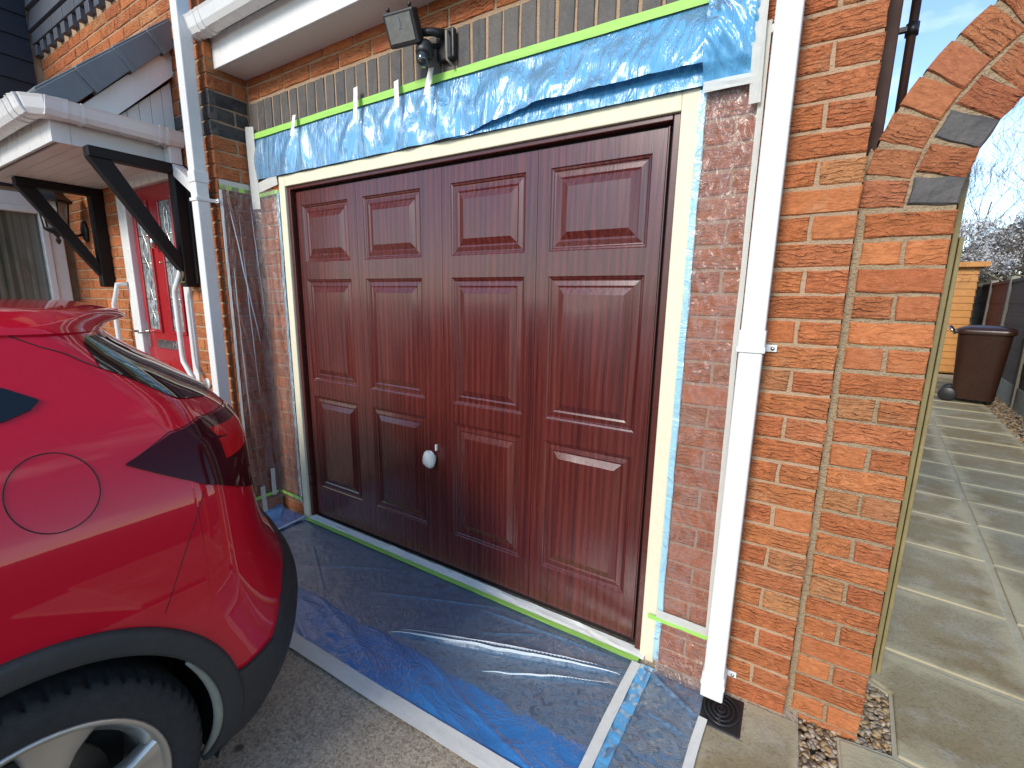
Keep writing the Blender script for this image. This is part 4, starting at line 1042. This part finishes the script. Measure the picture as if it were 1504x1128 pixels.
MB().tube([BR @ Vector((-.29, -.17, .93)), BR @ Vector((-.36, -.17, 1.03)), BR @ Vector((-.37, .17, 1.03)), BR @ Vector((-.29, .17, .93))], .014, 8).build('handle', M['chrome'], bn)
for s_ in (-1, 1):
    MB().lathe([(0, -.03), (.08, -.03), (.10, -.018), (.10, .018), (.08, .03), (0, .03)], 18, BR @ Matrix.Translation((-.25, s_*.19, .10)) @ Matrix.Rotation(R(90), 4, 'X')).build('wheel', M['black_plastic'], bn)
# ================================================================== FENCE
fe = thing('garden_fence', 'timber panel fence with concrete posts right of the path', 'fence', (2.7, 7.3, 0))
fu0 = 7.27*PU.y+2.62*PU.x; fv = 2.62*PV.x+7.27*PV.y
def fbox(u0, u1, v0, v1, z0, z1, name, mat, bev=.004):
    pts = [uv(u0, v0), uv(u1, v0), uv(u1, v1), uv(u0, v1)]
    return MB().prism(pts, lambda a, b, d: (a, b, d), z0, z1).build(name, mat, fe, bev)
for i in range(-2, 4):
    u_ = fu0+1.83*i
    fbox(u_-.05, u_+.05, fv-.02, fv+.08, -.1, 1.86, 'post', M['conc_post'], .01)
    fbox(u_+.052, u_+1.778, fv+.0, fv+.05, -.05, .28, 'gravel_board', M['conc_post'])
    mt = M['fence_red'] if i == 1 else M['fence_wood']
    nb = 9
    for k in range(nb):
        z0 = .285+k*1.46/nb
        fbox(u_+.052, u_+1.778, fv+.012-.006*(k % 2), fv+.030, z0, z0+1.46/nb+.012, 'fence_board', mt)
    fbox(u_+.052, u_+1.778, fv-.008, fv+.05, 1.757, 1.81, 'capping_rail', mt)
# ================================================================== SHED
sh = thing('shed', 'orange brown timber shed beyond the brown bin', 'shed', (2.3, 11, 0))
for k in range(15):
    z0 = .02+k*.14
    MB().prism([(11.0, z0), (10.975, z0+.004), (10.992, z0+.143), (11.0, z0+.143)], lambda a, b, d: (d, a, b), .9, 2.90).build('cladding_board', M['shed_wood'], sh)
    MB().prism([(2.90, z0), (2.925, z0+.004), (2.908, z0+.143), (2.90, z0+.143)], lambda a, b, d: (a, d, b), 11.0, 12.8).build('cladding_board', M['shed_wood'], sh)
MB().box(.9, 2.90, 11.0, 12.8, 0, 2.12).build('core', M['shed_wood'], sh)
MB().box(.8, 3.02, 10.85, 12.9, 2.12, 2.22).build('roof', M['shed_wood'], sh, .01)
# ================================================================== TREES
def bare_tree(name, label, x, y, h, seed, spread=1.0, droop=0.0, lv=5, r0=.09, mat='bark', blossom=0, lean=0):
    rg = random.Random(seed); t = thing(name, label, 'tree', (x, y, 0), 'bare garden trees')
    trunk = MB(); br = MB(); tw = MB(); tips = []
    def grow(p, d, L_, r_, lvl):
        n = 4; pts = [p]; q = p; dd = d.copy()
        for k in range(n):
            dd = (dd+Vector((rg.uniform(-1, 1), rg.uniform(-1, 1), rg.uniform(-.6, .9)-droop))*.20).normalized()
            q = q+dd*L_/n; pts.append(q)
        rr = [max(.003, r_*(1-.5*k/n)) for k in range(n+1)]
        (trunk if lvl == 0 else br if lvl < 3 else tw).tube(pts, rr, 7 if lvl < 2 else 4 if lvl < 4 else 3, cap=False)
        if lvl >= lv-1: tips.extend(pts[1:])
        if lvl >= lv: return
        nb = rg.randint(3, 4) if lvl < 3 else rg.randint(2, 4)
        for b in range(nb):
            k = rg.randint(2, n); ax = dd.orthogonal().normalized(); ax = Matrix.Rotation(rg.uniform(0, 6.28), 3, dd) @ ax
            nd = (dd+ax*rg.uniform(.45, 1.0)*spread+Vector((0, 0, .12-droop))).normalized()
            grow(pts[k], nd, L_*rg.uniform(.55, .8), rr[k]*rg.uniform(.5, .7), lvl+1)
    grow(Vector((x, y, 0)), Vector((lean, 0, 1)), h*.36, r0, 0)
    trunk.build('trunk', M[mat], t, fixn=False); br.build('branches', M[mat], t, fixn=False); tag(tw.build('twigs', M['twig'], t, fixn=False), kind='stuff')
    if blossom:
        bm = MB()
        for p in tips:
            for k in range(blossom):
                c = p+Vector((rg.uniform(-.12, .12), rg.uniform(-.12, .12), rg.uniform(-.12, .12))); s_ = rg.uniform(.018, .038)
                a = Vector((rg.uniform(-1, 1), rg.uniform(-1, 1), rg.uniform(-1, 1))).normalized(); b = a.orthogonal().normalized()
                bm.add([c+a*s_, c+b*s_*.7, c-a*s_, c-b*s_*.7], [(0, 1, 2, 3)])
        tag(bm.build('catkins', M['blossom'], t, fixn=False), kind='stuff')
    return t
bare_tree('bare_tree', 'bare spreading tree with pale twisted branches above the fence', 4.75, 12.6, 5.0, 4, 1.15, .05, 6, .15)
bare_tree('bare_tree', 'bare tree dotted with silvery catkins behind the brown bin', 3.75, 13.4, 4.3, 21, 1.0, .0, 6, .10, 'bark', 1)
bare_tree('bare_tree', 'tall thin bare tree rising into the sky under the arch', 6.2, 17.5, 8.6, 9, .75, -.05, 6, .13, 'twig')
bare_tree('bare_tree', 'second thin bare tree further back under the arch', 4.9, 19.5, 8.0, 31, .75, -.05, 6, .12, 'twig')
def bush(name, label, x, y, rx, ry, h, n, seed):
    rg = random.Random(seed); t = thing(name, label, 'shrub', (x, y, 0), 'dark shrubs beyond the fence'); mb = MB()
    for k in range(n):
        a = rg.uniform(0, 6.28); r_ = rg.random()**.5; z = h*rg.random()**.8
        f_ = (1-(z/h)**2.2)**.5*(1+.3*nz(math.cos(a)*2, math.sin(a)*2, z*1.5+seed))
        c = Vector((x+rx*r_*f_*math.cos(a), y+ry*r_*f_*math.sin(a), z)); s_ = rg.uniform(.03, .07)
        a_ = Vector((rg.uniform(-1, 1), rg.uniform(-1, 1), rg.uniform(-.6, 1))).normalized(); b_ = a_.orthogonal().normalized()
        mb.add([c+a_*s_*1.5, c+b_*s_*.6, c-a_*s_*1.5, c-b_*s_*.6], [(0, 1, 2, 3)])
    tag(mb.build('foliage', M['leaf'], t, fixn=False), kind='stuff')
    st = MB()
    for k in range(7):
        a = rg.uniform(0, 6.28); st.tube([(x+.1*math.cos(a), y+.1*math.sin(a), 0), (x+rx*.5*math.cos(a), y+ry*.5*math.sin(a), h*.7)], [.03, .008], 5)
    st.build('stems', M['bark'], t)
bush('shrub', 'dense brown green shrub mass behind the fence under the arch', 4.6, 14.6, 1.9, 1.0, 3.4, 11000, 3)
bush('shrub', 'darker low shrub behind the orange shed', 3.4, 14.8, 1.0, .8, 2.7, 5000, 8)
bush('shrub', 'wide shrub at the far right beyond the fence', 7.2, 15.5, 1.8, 1.2, 3.2, 6000, 12)
# ================================================================== CAR
def lerp_tab(t, x):
    if x <= t[0][0]: return t[0][1]
    if x >= t[-1][0]: return t[-1][1]
    for (a, b), (c, d) in zip(t, t[1:]):
        if x <= c: return b+(d-b)*(x-a)/(c-a)
def smooth_tab(t, x):
    if x <= t[0][0]: return t[0][1]
    if x >= t[-1][0]: return t[-1][1]
    n = len(t)
    for i in range(n-1):
        if x <= t[i+1][0]:
            x0, y0 = t[i]; x1, y1 = t[i+1]; h = x1-x0
            m0 = (y1-t[i-1][1])/(x1-t[i-1][0]) if i > 0 else (y1-y0)/h
            m1 = (t[i+2][1]-y0)/(t[i+2][0]-x0) if i < n-2 else (y1-y0)/h
            u = (x-x0)/h; u2 = u*u; u3 = u2*u
            return (2*u3-3*u2+1)*y0+(u3-2*u2+u)*h*m0+(-2*u3+3*u2)*y1+(u3-u2)*h*m1
XC = -2.12
XS = [(.18,-1.33),(.3,-1.275),(.45,-1.255),(.65,-1.248),(.8,-1.25),(.92,-1.262),(1.0,-1.285),(1.07,-1.315),(1.13,-1.35),(1.22,-1.42),(1.30,-1.48),(1.345,-1.525),(1.375,-1.60)]
YR = [(.18,-.80),(.3,-.70),(.41,-.662),(.49,-.665),(.57,-.705),(.65,-.75),(.72,-.79),(.82,-.82),(.92,-.83),(1.0,-.825),(1.07,-.845),(1.12,-.88),(1.2,-.98),(1.28,-1.07),(1.325,-1.10),(1.345,-1.065),(1.362,-1.0),(1.375,-1.03)]
YCn = [(.18,-1.14),(1.05,-1.14),(1.15,-1.2),(1.25,-1.28),(1.375,-1.36)]
YFc = [(.18,-4.2),(.9,-4.2),(1.0,-3.7),(1.1,-3.3),(1.375,-2.75)]
YFt = [(.18,-4.72),(.5,-4.83),(.75,-4.80),(.88,-4.6),(.95,-4.2),(1.0,-3.85),(1.1,-3.5),(1.25,-3.15),(1.375,-2.9)]
def surf(s, z):
    xs = smooth_tab(XS, z); yc = lerp_tab(YCn, z); yfc = lerp_tab(YFc, z)
    if s < -1:
        yf = smooth_tab(YFt, z); yf = min(yf, yfc-.05); th = min(1, -1-s)*math.pi/2
        p = (xs-(xs-XC)*(1-math.cos(th))**.92, yfc+(yf-yfc)*math.sin(th)**.85, z)
    elif s <= 0: p = (xs, yc+s*(yc-yfc), z)
    else:
        yr = smooth_tab(YR, z); th = min(1, s)*math.pi/2
        p = (xs-(xs-XC)*max(0, 1-math.cos(th))**.92, yc+(yr-yc)*math.sin(th)**.85, z)
    k = max(0, min(1, (z-1.22)/.15))*max(0, min(1, (p[1]+2.0)/1.0))
    return Vector((p[0], p[1], p[2]-.024*k))
def snorm(s, z):
    e = 1e-3; ds = surf(s+e, z)-surf(s-e, z); dz = surf(s, min(z+e, 1.374))-surf(s, z-e)
    n = ds.cross(dz)
    if n.length < 1e-12: n = Vector((1, 0, 0))
    n.normalize(); c = surf(s, z)
    if n.dot(Vector((c.x-XC, c.y+2.6, .0)))*1.0 < 0: n = -n
    return n
def sY(Y, z):
    yc = lerp_tab(YCn, z); yfc = lerp_tab(YFc, z)
    if Y <= yc: return (Y-yc)/(yc-yfc)
    yr = smooth_tab(YR, z); k = min(1, (Y-yc)/(yr-yc)); return math.asin(k**(1/.85))*2/math.pi
WY, WZ, WR, ARCH = -1.512, .325, .325, .352
AZ = .352
FWY = WY-2.60
car = thing('parked_car', 'shiny red hatchback parked tail first before the porch', 'car', (XC, -2.7, 0))
def both(fn): fn(False); fn(True)
def mir(v, m): return Vector((2*XC-v[0], v[1], v[2])) if m else Vector(v)
def zlow(Y):
    for c in (WY, FWY):
        d = abs(Y-c)
        if d < ARCH: return max(.21, AZ+math.sqrt(ARCH*ARCH-d*d))
    return .21
scol = []
Ys = [-4.2, -4.15]
for c in (FWY, WY):
    Ys += [c+ARCH*math.sin(a*math.pi/2*.9995) for a in [k/16 for k in range(-16, 17)]]
    Ys += [c-ARCH-.0015, c+ARCH+.0015]
Ys += [-4.48+.0]*0+[-3.7+k*.12 for k in range(15)]+[-1.15]
Ys = sorted(set(round(y, 5) for y in Ys if -4.2 <= y <= -1.14))
scol = [-2+k/14 for k in range(14)]+[sY(y, .5) for y in Ys]+[k/26 for k in range(1, 27)]
scol = sorted(set(scol))
NZR = 46
def body(m):
    mb = MB(); vs = []; W = len(scol)
    for s in scol:
        Y0 = surf(s, .5).y if -1 <= s <= 0 else None
        zl = zlow(Y0) if Y0 is not None else .21
        for j in range(NZR+1):
            vs.append(mir(surf(s, zl+(1.375-zl)*j/NZR), m))
        top = surf(s, 1.375)
        for t_ in (.12, .3, .55, .8, 1.0):
            ym = -2.0
            vs.append(mir((top.x+(XC-top.x)*t_, top.y+(ym-top.y)*t_*.10, top.z+.026*(1-(1-t_)**2)), m))
    H = NZR+6
    fs = [(i*H+j, (i+1)*H+j, (i+1)*H+j+1, i*H+j+1) for i in range(W-1) for j in range(H-1)]
    mb.add(vs, fs, True); return mb
hb_ = MB()
for m in (False, True):
    b = body(m); hb_.add(b.v, b.f, True)
bo = hb_.build('body', M['paint'], car)
bm = bmesh.new(); bm.from_mesh(bo.data); bmesh.ops.remove_doubles(bm, verts=bm.verts, dist=.0004); bmesh.ops.recalc_face_normals(bm, faces=bm.faces); bm.to_mesh(bo.data); bm.free()
def patch(name, mat, s0, s1, zlo, zhi, off, ns, nzz, parent=car, mirror=True, join_half=False):
    """a panel laid on the body between two curves zlo(s), zhi(s)"""
    lo = zlo if callable(zlo) else (lambda s: lerp_tab(zlo, s)); hi = zhi if callable(zhi) else (lambda s: lerp_tab(zhi, s))
    res = []
    for m in ((False, True) if mirror else (False,)):
        mb = MB() if not (join_half and m) else mb
        def fn(u, v):
            s = s0+(s1-s0)*u; a, b_ = lo(s), hi(s); z = a+(b_-a)*v
            return mir(surf(s, z)+snorm(s, z)*off, m)
        mb.grid(fn, ns, nzz)
        # turned-in rim so that the panel has an edge
        def rim(u, v):
            p = u*4
            if p < 1: s, k = s0+(s1-s0)*p, 0
            elif p < 2: s, k = s1, p-1
            elif p < 3: s, k = s1+(s0-s1)*(p-2), 1
            else: s, k = s0, 4-p
            a, b_ = lo(s), hi(s); z = a+(b_-a)*k
            return mir(surf(s, z)+snorm(s, z)*(off-(off+.003)*v), m)
        mb.grid(rim, 4*max(ns, nzz), 1, smooth=False)
        if join_half and not m: continue
        o = mb.build(name, mat, parent); res.append(o)
    return res
# rear window, side windows, windscreen
patch('rear_window', M['car_glass'], .045, 1, [(.045, 1.236), (.094, 1.197), (.132, 1.15), (.3, 1.132), (1, 1.125)], [(.045, 1.239), (.132, 1.298), (.2, 1.312), (1, 1.314)], .0025, 60, 10, join_half=True)
patch('side_window', M['car_glass'], -.80, -.069, [(-.80, 1.09), (-.3, 1.13), (-.1057, 1.16), (-.0816, 1.173), (-.069, 1.187)], [(-.80, 1.16), (-.6, 1.30), (-.25, 1.32), (-.12, 1.262), (-.0828, 1.219), (-.069, 1.191)], .003, 60, 8)
patch('windscreen', M['car_glass'], -2, -1.25, [(-2, 1.02), (-1.25, 1.05)], [(-2, 1.34), (-1.25, 1.33)], .003, 24, 8, join_half=True)
# tail lamps
tz_lo = [(-.0532, 1.041), (-.0273, 1.003), (.0026, .958), (.18, .908), (.345, .868), (.62, .855)]
tz_hi = [(-.0532, 1.045), (-.0055, 1.084), (.1145, 1.10), (.30, 1.094), (.4688, 1.078), (.62, 1.06)]
tls = patch('tail_lamp', M['lens_dark'], -.0532, .62, tz_lo, tz_hi, .006, 70, 14)
for m, tl in zip((False, True), tls):
    for (s0, s1, za, zb_, nm, mt) in ((.10, .56, 1.002, 1.058, 'red_lens', M['lens_red']), (.24, .33, .915, .928, 'reflector', M['chrome'])):
        mb = MB()
        mb.grid(lambda u, v: mir(surf(s0+(s1-s0)*u, za+(zb_-za)*v+.02*(1-u)*(v-.2))+snorm(s0+(s1-s0)*u, za+(zb_-za)*v)*.0066, m), 24, 4); mb.build(nm, mt, tl)
# black plastic arches, sills and lower bumper
def arch_band(cy, nm):
    for m in (False, True):
        mb = MB()
        def fn(u, v):
            a = R(-28+236*u); prof = [(.350, -.012), (.3505, .012), (.360, .016), (.392, .015), (.402, .011), (.404, 0)][int(v*5+.01)]
            k = prof[0]+(.0 if a > 0 else .0)
            Y = cy+k*math.cos(a); Z = max(.215, AZ+k*math.sin(a)); s = sY(Y, Z); p = surf(s, Z); n_ = snorm(s, Z)
            return mir(p+n_*prof[1], m)
        mb.grid(fn, 64, 5); mb.build(nm, M['car_clad'], car)
arch_band(WY, 'wheel_arch'); arch_band(FWY, 'wheel_arch')
s_r = sY(WY+.352, .4)
patch('rear_bumper', M['car_clad'], sY(-1.158, .3), 1, lambda s: .215, [(-.02, .44), (.045, .437), (.141, .449), (.2138, .53), (.30, .572), (.388, .585), (1, .60)], .009, 70, 10, join_half=True)
patch('sill', M['car_clad'], sY(FWY+.36, .3), sY(WY-.36, .3), lambda s: .215, lambda s: .33, .010, 20, 4)
patch('front_bumper', M['car_clad'], -2, -1.0, lambda s: .215, lambda s: .40, .009, 24, 4, join_half=True)
patch('head_lamp', M['chrome'], -1.75, -1.15, [(-1.75, .66), (-1.15, .72)], [(-1.75, .76), (-1.15, .82)], .006, 14, 4)
# scuffed lip at the trailing edge of the arch
for m in (False, True):
    mb = MB(); pts = []; rr = []
    for k in range(15):
        a = R(34-58*k/14); Y = WY+.347*math.cos(a); Z = AZ+.347*math.sin(a); p = surf(sY(Y, Z), Z)+Vector((-.006, 0, 0)); pts.append(mir(p, m)); rr.append(.012*math.sin(math.pi*(k+.6)/15.5)**.6+.002)
    mb.tube(pts, rr, 8); mb.build('arch_lip', M['clad_edge'], car)
# shut lines
def line(name, sz, r_=.0022, closed=False, mat='gap', depth=0.0):
    for m in (False, True):
        pts = []
        for (a, b), (c, d) in zip(sz, sz[1:]):
            for k in range(8):
                s = a+(c-a)*k/8; z = b+(d-b)*k/8; pts.append(mir(surf(s, z)-snorm(s, z)*depth, m))
        pts.append(mir(surf(*sz[-1])-snorm(*sz[-1])*depth, m))
        MB().tube(pts, r_, 5).build(name, M[mat], car)
line('shut_line', [(-.0375, .699), (-.0219, .808), (-.0005, .945)], .0009)
line('shut_line', [(-.30, 1.352), (-.10, 1.342), (-.0273, 1.326), (-.0102, 1.295), (.0415, 1.238)], .0016)
line('shut_line', [(-.0532, 1.044), (-.0055, 1.088), (.1145, 1.104), (.30, 1.099), (.55, 1.085)], .0013)
line('shut_line', [(-.24, .36), (-.235, .75), (-.17, .9), (-.13, 1.0), (-.128, 1.15)][1:3], .0018)
fc = [(-1.383+.066*math.cos(a*math.pi/20), 1.024+.072*math.sin(a*math.pi/20)) for a in range(41)]
for m in (False,):
    pts = [surf(sY(y, z), z) for y, z in fc]
    MB().tube(pts, .0013, 5, False).build('fuel_flap', M['gap'], car)
# spoiler lip under the roof edge
patch('spoiler', M['paint'], -.06, 1, lambda s: 1.322, lambda s: 1.372, .004, 40, 4, join_half=True)
# wheels
def wheel(cy, m):
    t_ = Matrix.Translation((-1.272 if not m else 2*XC+1.272, cy, WZ)) @ Matrix.Rotation(R(90 if not m else -90), 4, 'Y')   # local +Z points outwards
    def tp(u, v):
        a = u*2*math.pi; k = int(v*13+.01)
        r_, z_ = [(.232, -.004), (.240, .006), (.262, .010), (.285, .006), (.300, -.002), (.309, -.012), (.309, -.013), (.316, -.030), (.319, -.05), (.319, -.10), (.319, -.15), (.316, -.185), (.30, -.205), (.235, -.205)][k]
        g = int(u*360+.01) % 6
        if k in (5, 6, 7) and g in (0, 1): r_ -= .012 if g == 0 else .006
        return t_ @ Vector((r_*math.cos(a), r_*math.sin(a), z_))
    mb = MB(); mb.grid(tp, 360, 13, closed_u=True)
    wh = mb.build('wheel', M['tyre'], car)
    MB().lathe([(.236, -.002), (.238, .004), (.232, .009), (.225, .006), (.218, -.006), (.206, -.016), (.196, -.05), (.19, -.18)], 64, t_).build('rim', M['rim'], wh)
    MB().lathe([(.15, -.09), (.15, -.085), (.06, -.08), (0, -.08)], 32, t_).build('brake_disc', M['disc'], wh)
    MB().lathe([(.20, -.14), (0, -.14)], 24, t_).build('inner_shade', M['well'], wh)
    for k in range(5):
        a0 = R(72*k+18+(0 if not m else 0)); Q = t_ @ Matrix.Rotation(a0, 4, 'Z')
        sp = MB()
        sec = [(.035, .030, .004), (.08, .026, -.004), (.13, .030, -.006), (.175, .040, -.005), (.205, .055, -.004), (.222, .066, -.002)]
        vs = []
        for r_, w_, z_ in sec:
            for e, dz in ((-1, -.030), (-1, -.004), (-.82, .004), (-.3, .0), (.3, .0), (.82, .004), (1, -.004), (1, -.030)):
                vs.append(Q @ Vector((math.sqrt(max(0, r_*r_-(e*w_)**2)) if r_ > w_ else r_, e*w_, z_+dz)))
        fs = [(i*8+j, i*8+j+1, (i+1)*8+j+1, (i+1)*8+j) for i in range(5) for j in range(7)]
        sp.add(vs, fs, True); sp.build('spoke', M['rim'], wh)
    MB().lathe([(0, .014), (.03, .013), (.045, .006), (.06, -.01), (.06, -.03)], 24, t_).build('hub_cap', M['rim'], wh)
for cy in (WY, FWY):
    for m in (False, True): wheel(cy, m)
    for m in (False, True):
        mb = MB()
        mb.grid(lambda u, v: mir((-1.29-.30*v, cy+.372*math.cos(R(-25+230*u)), AZ+.372*math.sin(R(-25+230*u))), m), 40, 3)
        mb.prism([(cy+.372*math.cos(R(-25+230*k/20)), AZ+.372*math.sin(R(-25+230*k/20))) for k in range(21)], lambda a, b, d: mir((d, a, b), m), -1.60, -1.605)
        mb.build('wheel_liner', M['well'], car)
MB().box(-2.75, -1.45, -4.6, -1.02, .19, .215).build('underbody', M['well'], car)
MB().box(-2.6, -1.62, -4.5, -1.0, .215, .62).build('floor_light_block', M['well'], car)  # dark box inside the car's underside, added to block light
